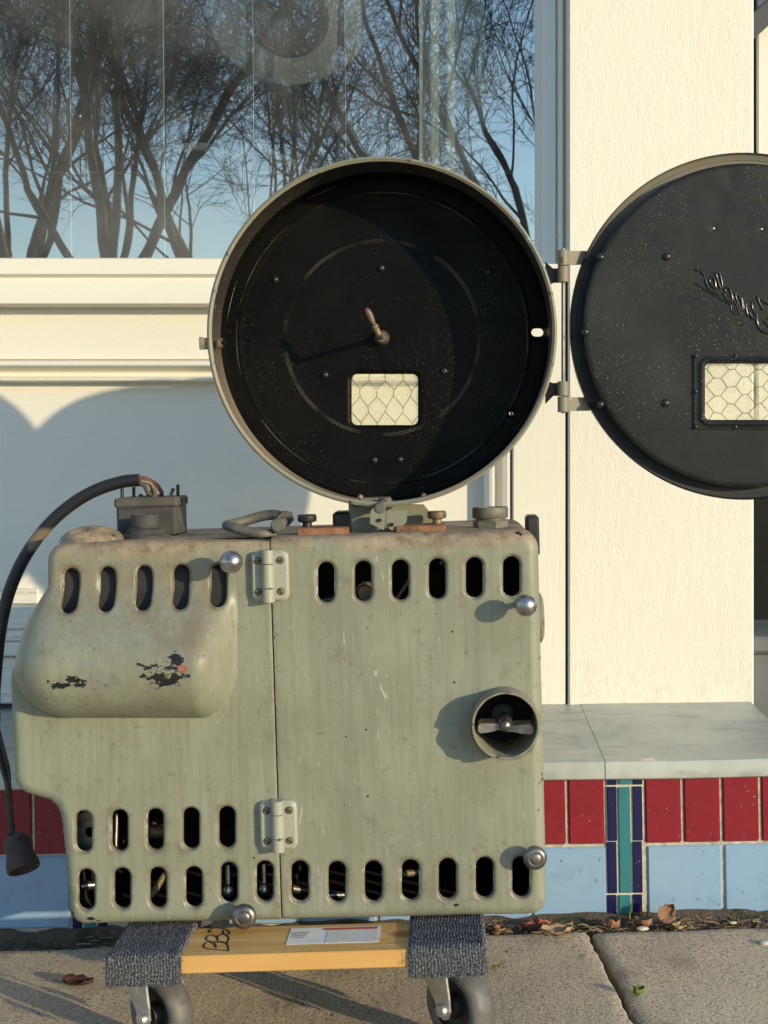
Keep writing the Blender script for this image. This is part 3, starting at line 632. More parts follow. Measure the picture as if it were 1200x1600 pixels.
def sheet(name, outline, holes, bbox, cell, hfn, mapfn, mat, parent, edge_back, hole_back, smooth=45):
    """outline: distance inside; holes: distances outside; hfn(x,y,s,h) -> depth (m, + is away); mapfn(x,y,d) -> (n,3)"""
    x0, x1, y0, y1 = bbox
    nx, ny = int((x1-x0)/cell)+1, int((y1-y0)/cell)+1
    X, Y = np.meshgrid(np.linspace(x0, x1, nx), np.linspace(y0, y1, ny))
    def hole(x, y):
        r = np.full(x.shape, 1e3)
        for h in holes: r = np.minimum(r, h(x, y))
        return r
    def both(x, y): return np.minimum(outline(x, y), hole(x, y))
    s = both(X, Y)
    for _ in range(2):
        e = .4; gx = (both(X+e, Y)-both(X-e, Y))/(2*e); gy = (both(X, Y+e)-both(X, Y-e))/(2*e); gl = np.maximum(np.hypot(gx, gy), .3)
        near = np.abs(s) < cell*.72
        X = np.where(near, X-s*gx/gl**2, X); Y = np.where(near, Y-s*gy/gl**2, Y); s = both(X, Y) if _ == 0 else s
        if _ == 0: keepnear = near; s = np.where(near, both(X, Y), s)
    ok = (s > -cell*.05) | keepnear
    q = ok[:-1, :-1] & ok[1:, :-1] & ok[:-1, 1:] & ok[1:, 1:]
    # drop quads whose centre is outside
    cxm = (X[:-1, :-1]+X[1:, 1:]+X[1:, :-1]+X[:-1, 1:])/4; cym = (Y[:-1, :-1]+Y[1:, 1:]+Y[1:, :-1]+Y[:-1, 1:])/4
    q &= both(cxm, cym) > -.02
    idx = -np.ones(X.shape, int); used = np.zeros(X.shape, bool)
    used[:-1, :-1] |= q; used[1:, :-1] |= q; used[:-1, 1:] |= q; used[1:, 1:] |= q
    idx[used] = np.arange(used.sum()); xs, ys = X[used], Y[used]
    so, sh = np.maximum(outline(xs, ys), 0), np.maximum(hole(xs, ys), 0)
    d = hfn(xs, ys, so, sh)
    V = mapfn(xs, ys, d)
    a, b, c, e_ = idx[:-1, :-1][q], idx[:-1, 1:][q], idx[1:, 1:][q], idx[1:, :-1][q]
    faces = np.stack([a, b, c, e_], 1)
    ed = np.concatenate([faces[:, [0, 1]], faces[:, [1, 2]], faces[:, [2, 3]], faces[:, [3, 0]]])
    key = np.sort(ed, 1); _, inv, cnt = np.unique(key, axis=0, return_inverse=True, return_counts=True)
    bd = ed[cnt[inv.ravel()] == 1]
    ishole = (hole(xs, ys) < outline(xs, ys))
    bv = np.unique(bd); nb = {int(v): len(xs)+i for i, v in enumerate(bv)}
    back = np.where(ishole[bv], d[bv]+hole_back, np.maximum(d[bv], 0)*0+d[bv]+edge_back)
    V2 = mapfn(xs[bv], ys[bv], back)
    fl = faces.tolist()+[(int(p[1]), int(p[0]), nb[int(p[0])], nb[int(p[1])]) for p in bd]
    o = mesh_obj(name, np.concatenate([V, V2]).tolist(), fl, mat, parent, smooth)
    at = o.data.attributes.new('hole_near', 'FLOAT', 'POINT'); hv = np.exp(-np.concatenate([sh, sh[bv]])/(cell*3)); at.data.foreach_set('value', hv.astype(np.float32)); return o
PMn = np.array(PMI)
def to_local(xs, ys, Y):
    w = np.stack([(xs-VX)/F*Y, Y if hasattr(Y, 'shape') else np.full(xs.shape, Y), CAMZ+(VY-ys)/F*Y, np.ones(xs.shape)], 1)
    return (w @ PMn.T)[:, :3]
def door_map(xs, ys, d):                                          # pixel on the door plane, pushed straight back by d
    v = to_local(xs, ys, YP); v[:, 1] += d; return v
def plane_map(Y):
    def f(xs, ys, d): v = to_local(xs, ys, Y); v[:, 1] += d; return v
    return f
def sstep(t): t = np.clip(t, 0, 1); return t*t*(3-2*t)

# ------------------------------------------------------------------ projector
proj = tag(empty('film_projector', PO, ROLL), 'old olive green film projector with an open round black magazine on top', 'projector')
def arc(cx, cy, r, a0, a1, n=6): return [(cx+r*math.cos(math.radians(a0+(a1-a0)*i/n)), cy+r*math.sin(math.radians(a0+(a1-a0)*i/n))) for i in range(n+1)]
SIL = arc(812, 858, 30, -92, -2)+arc(828, 1406, 27, 2, 90)+arc(132, 1422, 26, 90, 178)+[(93, 1290), (90, 1275), (84, 1262), (74, 1254), (58, 1249)]+arc(52, 1212, 34, 105, 178)+[(12, 1066), (13, 1050), (20, 1036), (27, 1004), (40, 968), (58, 938), (70, 920)]+arc(98, 878, 28, 182, 266)
seamx = lambda y: 421.5+(y-850)*(440.5-421.5)/590.0
sil = sd_poly(SIL)
slots_l = [sd_slot(111, 922, 25, 68, .03), sd_slot(168, 920, 25, 68, .03), sd_slot(225, 918, 25, 68, .02), sd_slot(283, 917, 25, 68, .02), sd_slot(341, 915, 25, 66, .01)]
slots_l += [sd_slot(130+56*i, 1300-1.7*i, 25.5, 65) for i in range(5)]
slots_l += [sd_slot(x, y, 26, 64) for x, y in ((134, 1391), (190, 1389), (246, 1388), (302, 1387), (357, 1380), (413, 1378))]
slots_r = [sd_slot(509+58*i, 910-1.8*i, 26, 63) for i in range(6)]
slots_r += [sd_slot(x, y, 27, 64) for x, y in ((468, 1378), (526, 1379), (583, 1378), (641, 1376), (699, 1374), (757, 1372), (814, 1371))]
port = lambda x, y: np.hypot(x-790, y-1134)-50
def bulge(x, y):
    xl = np.interp(y, [870, 925, 1040, 1130], [108, 108, 106, 112]); rl = np.interp(y, [870, 915, 960, 1000, 1040, 1130], [38, 40, 62, 78, 86, 92])
    dx = np.where(x < xl, (xl-x)/rl, np.where(x > 312, (x-312)/58.0, 0)); dy = np.where(y > 1034, (y-1034)/88.0, 0)
    h = np.sqrt(np.maximum(0, 1-dx*dx-dy*dy)); w = sstep(dx*1.3)*(x > 312); h = h*(1-w)+(h**1.5*.55+h*.45)*w
    h = np.where(h < .40, h*h/.80, h-.20)/.80                      # small fillet where it meets the panel
    return h*np.where(y < 1034, sstep((y-906)/124.0), 1)
RE, RH = 19.0, 5.5
def sstep(t): t = np.clip(t, 0, 1); return t*t*(3-2*t)
def front_depth(bulged):
    def f(x, y, so, sh):
        eo = sil(x, y); t = np.clip((RE-eo)/RE, 0, 1); d = RE*U*(1-np.sqrt(1-t*t))
        t = np.clip((RH-sh)/RH, 0, 1); d += RH*U*.75*(1-np.sqrt(np.maximum(1-t*t, 0)))
        sm = np.abs(x-seamx(y)); t = np.clip((3.0-sm)/3.0, 0, 1); d += 3*U*.7*t*t
        if bulged:
            d -= .062*bulge(x, y)
        d += .0006*np.sin(x*.013+1)*np.sin(y*.011)
        return d
    return f
sheet('side_cover', lambda x, y: np.minimum(sil(x, y), seamx(y)-1.1-x), slots_l, (8, 424.5+20, 846, 1452), 2.0, front_depth(True), door_map, MAT['green_paint'], proj, .034, .0055)
sheet('door', lambda x, y: np.minimum(sil(x, y), x-seamx(y)-1.1), slots_r+[port], (416, 860, 824, 1452), 2.6, front_depth(False), door_map, MAT['green_paint'], proj, .034, .0055)
# housing behind the two front sheets, its dark inside
ins = []; P = np.array(SIL)
for i in range(len(P)):
    a, b, c = P[i-1], P[i], P[(i+1) % len(P)]; t = (c-a)/np.linalg.norm(c-a); ins.append((b[0]-t[1]*2.2, b[1]+t[0]*2.2))
DB = .285
mb = MB(); n = len(ins); L0 = [PL(p[0], p[1]) for p in ins]
for d in (RE*U+.030, DB-.012, DB-.003, DB):
    k = {DB-.003: 4, DB: 10}.get(d, 0); cx, cz = PLxz(430, 1130)
    mb.v += [(v.x+(cx-v.x)*k*U/.3, v.y+d, v.z+(cz-v.z)*k*U/.3) for v in L0]
for j in range(3): mb.f += [(j*n+i, j*n+(i+1) % n, (j+1)*n+(i+1) % n, (j+1)*n+i) for i in range(n)]
mb.f.append(tuple(3*n+i for i in range(n))); mb.build('housing', MAT['green_paint'], proj, 40)
mb = MB(); L1 = [PL(p[0]+(430-p[0])*.022, p[1]+(1130-p[1])*.022) for p in ins]
mb.v += [(v.x, v.y+.020, v.z) for v in L1]+[(v.x, v.y+.20, v.z) for v in L1]
mb.f += [(i, n+i, n+(i+1) % n, (i+1) % n) for i in range(n)]+[tuple(n+i for i in range(n))]; mb.build('inner_lining', MAT['black_dark'], proj, 0)
# black baffle close behind the upper left slots (follows the bulge)
a = PL(90, 886); b = PL(352, 958); mb = MB(); mb.add([(a.x, a.y+.014, a.z), (b.x, a.y+.014, a.z), (b.x, a.y+.001, b.z), (a.x, a.y+.001, b.z)], [(0, 1, 2, 3)]); mb.build('baffle', MAT['baffle'], proj, 0)
# bits of mechanism glimpsed through the slots
def ib(name, mat, fn): mb = MB(); fn(mb); return mb.build(name, MAT[mat], proj, 45)
for (px, py) in ((357, 1392), (413, 1390)):
    c = PL(px, py, .028); ib('inner_knob', 'steel', lambda m: (m.sphere(c, .0075, 14, (1, 1, 1.25)), m.cyl((c.x, c.y, c.z), (c.x, c.y, c.z+.03), .003, 8)))
c = PL(571, 926, .03); ib('inner_bolt', 'brass_dirty', lambda m: (m.lathe([(.001, -.006), (.008, -.006), (.009, -.004), (.009, .004)], c, (0, 1, 0), 16), m.lathe([(.012, .004), (.012, .012)], c, (0, 1, 0), 16), m.cyl(c, c+Vector((0, .14, 0)), .005, 8)))
for (x0_, y0_, x1_, y1_, d, r, mt) in ((500, 940, 560, 925, .06, .004, 'dull_steel'), (610, 950, 640, 905, .05, .0025, 'brass_dirty'), (690, 880, 700, 890, .03, .003, 'dull_steel'), (455, 1388, 478, 1392, .05, .005, 'dull_steel'), (600, 1408, 720, 1406, .07, .004, 'dull_steel'), (625, 1366, 660, 1362, .04, .004, 'brass_dirty'), (232, 1300, 262, 1298, .07, .008, 'brass_dirty'), (236, 1400, 258, 1365, .04, .004, 'brass_dirty'), (120, 1385, 150, 1382, .04, .005, 'steel'), (495, 1400, 540, 1398, .035, .004, 'steel'), (180, 1330, 182, 1270, .05, .003, 'dull_steel')):
    p, q = PL(x0_, y0_, d), PL(x1_, y1_, d+.01); ib('inner_rod', mt, lambda m: (m.cyl(p, q, r, 10), m.cyl(p, p+Vector((0, .13, 0)), r*.7, 8)))
mb = MB(); c = PL(141, 1300, .03)
mb.lathe([(.024, 0), (.024, .005)], c, (0, 1, 0), 20)
for i in range(14): t = i*math.pi/7; mb.box((c.x+.0255*math.cos(t), c.y+.0025, c.z+.0255*math.sin(t)), (.004, .005, .004))
mb.cyl(c, c+Vector((0, .165, 0)), .006, 10); mb.build('inner_gear', MAT['dull_steel'], proj, 30)

# ball knobs
def knob(px, py, r, d, flat=0):
    b = PL(px, py); s = Vector((b.x, b.y, b.z)); k = (YP-d)/YP
    s = PL(VX+(px-VX)*k, VY+(py-VY)*k)                             # foot on the door so that the ball shows at (px, py)
    mb = MB()
    if flat: mb.lathe([(.001, -d-.0075), (r*.40, -d-.0075), (r*.50, -d-.0062), (r*.56, -d-.0066), (r*.86, -d-.0050), (r*.97, -d-.0025), (r, -d), (r*.95, -d+.003), (r*.5, -d+.005), (.004, -d+.007)], s, (0, 1, 0), 28)
    else: mb.sphere((s.x, s.y-d, s.z), r, 28)
    o = mb.build('knob', MAT['steel'] if not flat else MAT['dull_steel'], proj, 50)
    m2 = MB(); m2.lathe([(.0035, -d), (.0035, -.006), (.0065, -.005), (.0075, .003)], s, (0, 1, 0), 16); m2.build('stem', MAT['dull_steel'], o, 40)
knob(361, 878, .0127, .036); knob(822, 946, .0122, .032); knob(381, 1432, .0142, .019, 1); knob(836, 1340, .0134, .019, 1)
# hinges on the seam
def hinge(cx, cy, w, h, bx, bw):
    c = PL(cx, cy); hh = empty('hinge', (c.x, c.y, c.z), 0, proj)
    hw, hz = w*U/2, h*U/2; bxo = (bx-cx)*U
    for s in (-1, 1):
        poly = []; rad = .0075; e0 = bxo+s*.003; e1 = s*hw
        for (qx, qz, a0) in ((e1-s*rad, hz-rad, 0), (e1-s*rad, -hz+rad, -90)):
            pts = [(qx+s*rad*math.cos(math.radians(a0+90*i/4)), qz+rad*math.sin(math.radians(a0+90*i/4))) for i in range(5)]
            poly += pts[::-1] if True else pts
        poly += [(e0, -hz), (e0, hz)]
        mb = MB(); n = len(poly)
        for (dy, k) in ((.001, 0), (-.0060, 0), (-.0085, .0024)): mb.v += [(x-k*s*(1 if abs(x-e0) > 1e-6 else 0), dy, z-k*(1 if z > 0 else -1)) for x, z in poly]
        for j in range(2): mb.f += [(j*n+i, j*n+(i+1) % n, (j+1)*n+(i+1) % n, (j+1)*n+i) for i in range(n)]
        mb.f.append(tuple(2*n+i for i in range(n))); mb.build('leaf', MAT['hinge_paint'], hh, 30)
        for zz in (hz*.62, -hz*.62):
            m2 = MB(); x = s*hw*.60+bxo*.4; m2.lathe([(.0036, -.0082), (.0036, -.0096), (.0030, -.0102), (.0005, -.0104)], (x, 0, zz), (0, 1, 0), 14)
            a = R.uniform(0, 3.1); o = m2.build('screw', MAT['brass_dirty'], hh, 40)
            m3 = MB(); m3.box((x, -.0104, zz), (.0066, .0009, .0010), Matrix.Translation((x, 0, zz)) @ Matrix.Rotation(a, 4, 'Y') @ Matrix.Translation((-x, 0, -zz))); m3.lathe([(.0037, -.00885), (.0042, -.0088)], (x, 0, zz), (0, 1, 0), 14, False); 
            sl = m3.build('screw_slot', MAT['black_dark'], hh, 0)
    top = hz+.0015; z = top
    for L in (.27, .46, .27):
        m = MB(); m.cyl((bxo, -.0125, z-.0002), (bxo, -.0125, z-2*top*L+.0004), bw*U/2, 18, None, None, .0006); m.box((bxo, -.006, z-top*L), (bw*U*.9, .012, 2*top*L-.0006)); m.build('barrel', MAT['hinge_paint'], hh, 40); z -= 2*top*L
hinge(423, 899, 58, 78, 421, 19); hinge(436, 1287, 58, 76, 436, 19)
# seam pin-holes in the door
for (px, py) in ((568, 991), (707, 987), (571, 1070), (710, 1066), (572, 1140), (575, 1244), (716, 1241), (346, 1341), (397, 1340)):
    c = PL(px, py); MB().lathe([(.0012, 0), (.0001, -.0005)], (c.x, c.y-.0001, c.z), (0, 1, 0), 10).build('pin_hole', MAT['black_dark'], proj, 0)

# lamp port with wing nut
c = PL(790*.978+VX*.022, 1134*.978+VY*.022); L = .036; mb = MB()
mb.lathe([(.0375, .004), (.0375, -L+.0015), (.0368, -L), (.0352, -L), (.0345, -L+.0015), (.0345, .055)], c, (0, 1, 0), 56, False)
# chipped rim on the left lower edge
vv = []
for v in mb.v:
    a = math.degrees(math.atan2(v[2]-c.z, v[0]-c.x)) % 360; k = 0
    if v[1] < c.y-.02: k = .006*max(0, 1-abs(a-182)/7)+.004*max(0, 1-abs(a-250)/3)+.0008*math.sin(a*.21)
    vv.append((v[0], v[1]+k, v[2]))
mb.v = vv; pr = mb.build('port_ring', MAT['worn_green'], proj, 40)
MB().lathe([(.001, .05), (.0345, .05)], c, (0, 1, 0), 40, False).build('port_back', MAT['black_dark'], pr, 0)
mb = MB(); hy = c.y-.030; hx, hz_ = c.x, c.z
mb.lathe([(.004, .07), (.004, .02), (.0085, .016), (.0085, .004), (.006, -.002), (.0045, -.006), (.001, -.008)], (hx, hy, hz_), (0, 1, 0), 20)
def wing(sg):
    pts = [(0, .004), (.008, .0035), (.016, .005), (.026, .0065), (.030, .004), (.0305, -.002), (.028, -.0055), (.018, -.0055), (.009, -.004), (0, -.004)]
    n = len(pts); v0 = [(hx+sg*x, hy+.002-abs(x)*.16, hz_+z*.9-(.004 if sg > 0 else .0015)-x*.06) for x, z in pts]; v1 = [(x, y+.010, z+.0035) for x, y, z in v0]
    mb.add(v0+v1, [tuple(range(n)), tuple(range(2*n-1, n-1, -1))]+[(i, n+i, n+(i+1) % n, (i+1) % n) for i in range(n)])
wing(1); wing(-1); mb.build('wing_nut', MAT['dull_steel'], pr, 30)
MB().lathe([(.0135, .045), (.0135, .03), (.010, .028)], c, (0, 1, 0), 28).build('port_boss', MAT['black_iron'], pr, 40)

# ---- magazine pan
RM = 271.5*YM/F; D = .097; mc = PL(597, 518, 0, YM)
mb = MB()
mb.lathe([(RM-.004, .0), (RM-.001, -.0022), (RM+.0016, -.0006), (RM+.0016, .0045), (RM-.0005, .0062), (RM-.0005, D-.006), (RM-.003, D), (RM-.006, D+.001)], mc, (0, 1, 0), 128, False)
mag = mb.build('film_magazine', MAT['worn_green'], proj, 40)
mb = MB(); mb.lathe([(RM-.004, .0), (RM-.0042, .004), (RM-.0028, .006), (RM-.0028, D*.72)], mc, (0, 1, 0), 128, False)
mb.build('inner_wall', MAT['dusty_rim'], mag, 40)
mb = MB(); mb.lathe([(RM-.0028, D*.72), (RM-.003, D-.004), (RM-.0055, D)], mc, (0, 1, 0), 128, False); mb.build('inner_corner', MAT['black_pan'], mag, 40)
YB = YM+D; pc = np.array([VX+(597-VX)*YM/YB, VY+(518-VY)*YM/YB]); pr_ = (RM-.0052)*F/YB
def back_h(x, y, so, sh):
    r = np.hypot(x-600, y-527); d = np.zeros(x.shape)
    d -= .0007*np.exp(-((r-226)/2.6)**2); d -= .0002*np.exp(-((r-154)/2.2)**2)
    d += .0010*np.sin(x*.021+.6)*np.sin(y*.017)
    t = np.clip((7-sh)/7, 0, 1); d += .0035*t*t
    dd = (x-640)*.45+(y-345)*.9                                    # a crease dented into the upper part
    d += .0035*np.exp(-(((x-655)*.8-(y-375)*.55)/34)**2)*np.exp(-((y-360)/60)**2)
    return d
sheet('back_plate', sd_circ(pc[0], pc[1], pr_), [sd_rect(549, 653, 584, 664, 9), sd_hslot(840, 519, 19, 13), lambda x, y: np.hypot(x-799, y-646)-3.4], (pc[0]-pr_-3, pc[0]+pr_+3, pc[1]-pr_-3, pc[1]+pr_+3), 2.6, back_h, plane_map(YB), MAT['black_pan'], mag, .002, .004)
def rivet(px, py, Y, r, parent, mat='rivet_black'):
    v = PL(px, py, 0, Y); m = MB(); m.lathe([(r, .0008), (r*.96, -r*.25), (r*.75, -r*.6), (r*.4, -r*.8), (.0001, -r*.86)], v, (0, 1, 0), 16); return m.build('rivet', MAT[mat], parent, 50)
for p in ((430, 437), (596, 419), (763, 425), (508, 586), (694, 580), (585, 719), (625, 718)): rivet(*p, YB, .0046, mag)
# wired glass in the pan
def wired(px0, px1, py0, py1, Y, parent, kind):
    a, b = PL(px0, py1, 0, Y), PL(px1, py0, 0, Y); o = MB(); o.box(((a.x+b.x)/2, a.y, (a.z+b.z)/2), (b.x-a.x, .003, b.z-a.z)); o.build('window_glass', MAT['wired_glass'], parent, 0)
    mb = MB(); segs = []
    if kind == 'tall':
        pw, phh, s = 26.5, 34.5, 10
        for i in range(-1, 6):
            for j in range(-1, 4):
                ox = px0+4+pw*i+(pw/2 if j % 2 else 0); oy = py0+8+(phh*.62+4)*j
                segs += [((ox, oy-s/2), (ox, oy+s/2)), ((ox, oy+s/2), (ox+pw/2, oy+s/2+15.5)), ((ox, oy+s/2), (ox-pw/2, oy+s/2+15.5))]
    else:
        pw, phh, s = 43, 27.5, 10
        for i in range(-1, 5):
            for j in range(-1, 5):
                for (ox, oy) in ((px0+3+pw*i, py0+12+phh*j), (px0+3+pw*(i+.5), py0+12+phh*(j+.5))):
                    segs += [((ox-s/2, oy), (ox+s/2, oy)), ((ox+s/2, oy), (ox+pw/2-s/2, oy+phh/2)), ((ox+s/2, oy), (ox+pw/2-s/2, oy-phh/2))]
    rr = random.Random(5); jit = {}
    def J(p):
        k = (round(p[0]), round(p[1]))
        if k not in jit: jit[k] = (rr.uniform(-1.6, 1.6), rr.uniform(-1.6, 1.6))
        return p[0]+jit[k][0], p[1]+jit[k][1]
    for p, q in segs:
        p, q = J(p), J(q)
        t0, t1 = 0., 1.; ok = True
        for (a0, dd, lo, hi) in ((p[0], q[0]-p[0], px0, px1), (p[1], q[1]-p[1], py0, py1)):
            if abs(dd) < 1e-6:
                if not lo <= a0 <= hi: ok = False
                continue
            u0, u1 = (lo-a0)/dd, (hi-a0)/dd
            if u0 > u1: u0, u1 = u1, u0
            t0, t1 = max(t0, u0), min(t1, u1)
        if not ok or t0 >= t1: continue
        A = PL(p[0]+(q[0]-p[0])*t0, p[1]+(q[1]-p[1])*t0, -.0022, Y); B = PL(p[0]+(q[0]-p[0])*t1, p[1]+(q[1]-p[1])*t1, -.0022, Y)
        mb.tube([A, B], .00036, 5)
    return mb.build('wire_mesh', MAT['brass_dirty'], parent, 0)
wired(546, 656, 581, 667, YB+.006, mag, 'tall')
# crank on the spindle
s = PL(597, 528, 0, YB); mb = MB()
mb.lathe([(.0002, -.014), (.006, -.014), (.0085, -.010), (.0092, -.004), (.0092, .001)], s, (0, 1, 0), 28); e = s+Vector((-.0005, -.088, -.001)); mb.build('spindle', MAT['crank_iron'], mag, 40)
mb = MB(); mb.tube([s+Vector((0, -.012, 0)), s+Vector((0, -.05, 0)), e], .0032, 10)
t1 = e+Vector((-.0022, -.001, .005)); t2 = e+Vector((-.009, -.004, .0200)); mb.tube([e+Vector((.001, .001, -.002)), t1], .0036, 10)
mb.lathe([(.0036, 0), (.0042, .001), (.0042, .004), (.003, .005)], t1, t2-t1, 14); mb.build('crank_arm', MAT['brass_dirty'], mag, 40)
ax = (t2-t1).normalized(); mb = MB(); mb.lathe([(.0022, .004), (.0026, .008), (.0038, .014), (.0042, .018), (.0036, .0225), (.0018, .0255), (.0002, .0265)], t1, ax, 16); mb.build('crank_handle', MAT['crank_wood'], mag, 50)
# latch on the left of the rim, screws inside
c = PL(320, 536, 0, YM); mb = MB(); mb.box((c.x, c.y+.010, c.z), (.013, .016, .0125), None, .001); mb.box((c.x-.0045, c.y+.002, c.z), (.004, .006, .0145), None, .0008); mb.build('latch', MAT['worn_green'], mag, 30)
c = PL(342, 537, .02, YM); mb = MB(); mb.box((c.x, c.y, c.z), (.004, .012, .010), None, .001); mb.cyl((c.x, c.y-.004, c.z+.004), (c.x+.005, c.y-.004, c.z+.004), .002, 8); mb.cyl((c.x, c.y-.004, c.z-.003), (c.x+.005, c.y-.004, c.z-.003), .002, 8); mb.build('catch', MAT['brass_dirty'], mag, 30)
for (px, py) in ((555, 783), (563, 773), (662, 771)): v = PL(px, py, .018, YM); MB().sphere((v.x, v.y, v.z-.003), .0036, 12).build('rim_screw', MAT['brass_dirty'], mag, 50)

# ---- hinge between pan and lid
YH = YM+.012; hx = 880
c0, c1 = PL(hx, 388, 0, YH), PL(hx, 646, 0, YH); MB().cyl(c1, c0, .0022, 10).build('hinge_pin', MAT['dull_steel'], proj, 40)
def knuckle(py0, py1, side, parent):
    a, b = PL(hx, py0, 0, YH), PL(hx, py1, 0, YH); mb = MB(); mb.cyl(b, a, .0066, 18, None, None, .0005)
    z0, z1 = b.z+.001, a.z-.001
    if side > 0: q = PL(922, py0, 0, YH).x; mb.add([(a.x, a.y-.003, z0), (q, a.y+.004, z0), (q, a.y+.004, z1), (a.x, a.y-.003, z1), (a.x, a.y+.001, z0), (q, a.y+.008, z0), (q, a.y+.008, z1), (a.x, a.y+.001, z1)], [(0, 1, 2, 3), (7, 6, 5, 4), (0, 4, 5, 1), (3, 2, 6, 7), (1, 5, 6, 2)])
    else:
        p0 = PL(853, py0-9 if py0 < 520 else py0-2, 0, YH); p1 = PL(853, py1+8 if py0 < 520 else py1+12, 0, YH)
        mid = a.x-.011
        poly = [(a.x, z0), (a.x, z1), (mid, z1), (p0.x, p0.z), (p1.x, p1.z), (mid, z0)]
        MB().prism(poly, a.y+.010, a.y+.014).build('hinge_strap', MAT['black_iron'], parent, 0)  # strap coloured black for the shade behind the pan rim
    return mb.build('knuckle', MAT['worn_green'], parent, 35)
knuckle(416, 441, -1, mag); knuckle(596, 619, -1, mag)

# ---- lid: black plateau towards us, brim behind: worn green, shade painted in below
lc = PL(1164, 509, 0, YM); RL = 271*YM/F; YLD = YM-.004
mb = MB(); mb.lathe([(RL-.016, .012), (RL-.006, .012), (RL-.001, .010), (RL+.001, .006), (RL+.001, .016), (RL-.001, .040), (RL-.006, .043)], lc, (0, 1, 0), 128, False)
mb.lathe([(RL-.006, .043), (RL-.018, .046), (RL-.019, .122), (RL-.024, .128), (RL-.030, .124)], lc, (0, 1, 0), 96, False)  # unseen drum behind the brim, added to widen the lid's wall shadow
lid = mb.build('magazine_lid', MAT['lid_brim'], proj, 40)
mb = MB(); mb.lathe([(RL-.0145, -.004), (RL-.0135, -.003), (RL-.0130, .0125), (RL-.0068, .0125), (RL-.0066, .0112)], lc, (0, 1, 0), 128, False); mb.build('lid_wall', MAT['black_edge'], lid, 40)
px_c = np.array([VX+(1164-VX)*YM/YLD, VY+(509-VY)*YM/YLD]); lr = (RL-.0145)*F/YLD
def lid_h(x, y, so, sh):
    t = np.clip((5-so)/5, 0, 1); d = .0012*t*t
    d += .0004*np.sin(x*.017+.4)*np.sin(y*.02+1)
    for (a, b, w) in ((1140, 270, 14), (1115, 357, 5), (1190, 358, 4), (1128, 318, 16), (1152, 511, 7)): d += .0006*np.exp(-((x-a)**2+(y-b)**2)/w**2)
    return d
sheet('lid_plate', sd_circ(px_c[0], px_c[1], lr), [sd_rect(1099, 1231, 566, 658, 6)], (px_c[0]-lr-3, px_c[0]+lr+3, px_c[1]-lr-3, px_c[1]+lr+3), 2.8, lid_h, plane_map(YLD), MAT['black_lid'], lid, .003, .003)
for p in ((1042, 401), (938, 402), (914, 519), (938, 632), (1040, 630), (1290, 401), (1390, 402), (1415, 519), (1390, 632), (1290, 630)): rivet(*p, YLD, .0048, lid)
for p in ((1115, 357), (1190, 358)): rivet(*p, YLD+.001, .0016, lid, 'zinc')
# window frame on the lid
fr = sheet('window_frame', sd_rect_in := (lambda x, y: -sd_rect(1084, 1246, 553, 670, 5)(x, y)), [sd_rect(1101, 1229, 568, 656, 7)], (1080, 1250, 549, 674), 2.2,
      lambda x, y, so, sh: -.0026-.0032*sstep(1-np.abs(sh-6)/5.0), plane_map(YLD), MAT['black_lid'], lid, .0026, .007)
for p in ((1087, 556), (1149, 556), (1210, 556), (1087, 612), (1087, 667), (1149, 667), (1210, 667), (1243, 556), (1243, 612), (1243, 667)):
    rivet(p[0]*1+0, p[1], YLD-.0026, .0026, lid)
wired(1097, 1233, 564, 660, YLD+.006, lid, 'wide')
# embossed script, seen from behind (traced strokes, mirrored as it stands)
def Lp(x, y): return (1080+x/5.333, 400+y/5.333)
STR = [([(40, 112), (58, 122)], 6), ([(80, 120), (92, 138), (105, 162)], 6), ([(42, 225), (90, 262), (180, 320), (260, 368), (328, 408), (332, 440), (352, 470), (392, 490), (400, 478)], 4.5),
       ([(118, 195), (130, 235), (150, 275), (180, 298), (232, 325)], 6), ([(186, 178), (160, 180), (152, 205), (168, 240), (196, 268), (205, 262), (198, 215), (186, 178)], 6),
       ([(232, 140), (212, 138), (210, 165), (228, 220), (244, 268), (256, 264), (256, 225), (242, 165), (232, 140)], 5.5),
       ([(330, 285), (300, 262), (280, 275), (285, 300)], 6), ([(272, 312), (292, 352), (326, 388), (342, 372), (336, 320), (322, 288)], 6), ([(342, 330), (360, 375), (388, 432), (402, 462), (345, 442)], 5),
       ([(370, 312), (372, 345), (392, 400), (422, 458), (428, 425), (412, 360), (380, 318)], 6), ([(420, 350), (432, 400), (444, 440)], 5), ([(455, 398), (458, 440), (470, 490), (486, 488)], 6),
       ([(525, 382), (508, 384), (505, 412), (516, 450), (545, 492)], 6.5), ([(486, 470), (505, 512), (520, 524)], 7), ([(552, 342), (566, 385), (592, 442), (600, 438)], 7), ([(556, 346), (600, 372), (648, 402), (700, 440), (735, 470)], 7),
       ([(545, 492), (546, 540), (562, 590), (600, 628), (650, 640), (700, 618), (722, 570), (700, 520), (660, 505)], 8), ([(608, 545), (630, 560), (655, 600)], 7), ([(735, 470), (690, 505), (640, 520)], 6)]
mb = MB()
for pts, w in STR:
    P = [PL(*Lp(*p), -.0003, YLD) for p in pts]; P = smoothpath(P, 4); mb.tube(P, w*.19*YLD/F*1.75, 8)
    mb.sphere(P[0], w*.19*YLD/F*1.75, 8); mb.sphere(P[-1], w*.19*YLD/F*1.75, 8)
mb.build('embossed_script', MAT['script_gloss'], lid, 60)
knuckle(391, 415, 1, lid); knuckle(620, 644, 1, lid)

# ---- things fixed to the top of the housing
topz = PL(600, 842, .02).z                                         # level of the top
zt0 = PL(600, 833).z - .001
def TP(px, d): Y = YP+d; return PMI @ Vector((X_(px, Y), Y, 0))    # local x,y of a column at depth d
TOPZ = max(v.z for v in L0)-.0015
def onto(px, d): v = TP(px, d); return Vector((v.x, v.y, TOPZ))
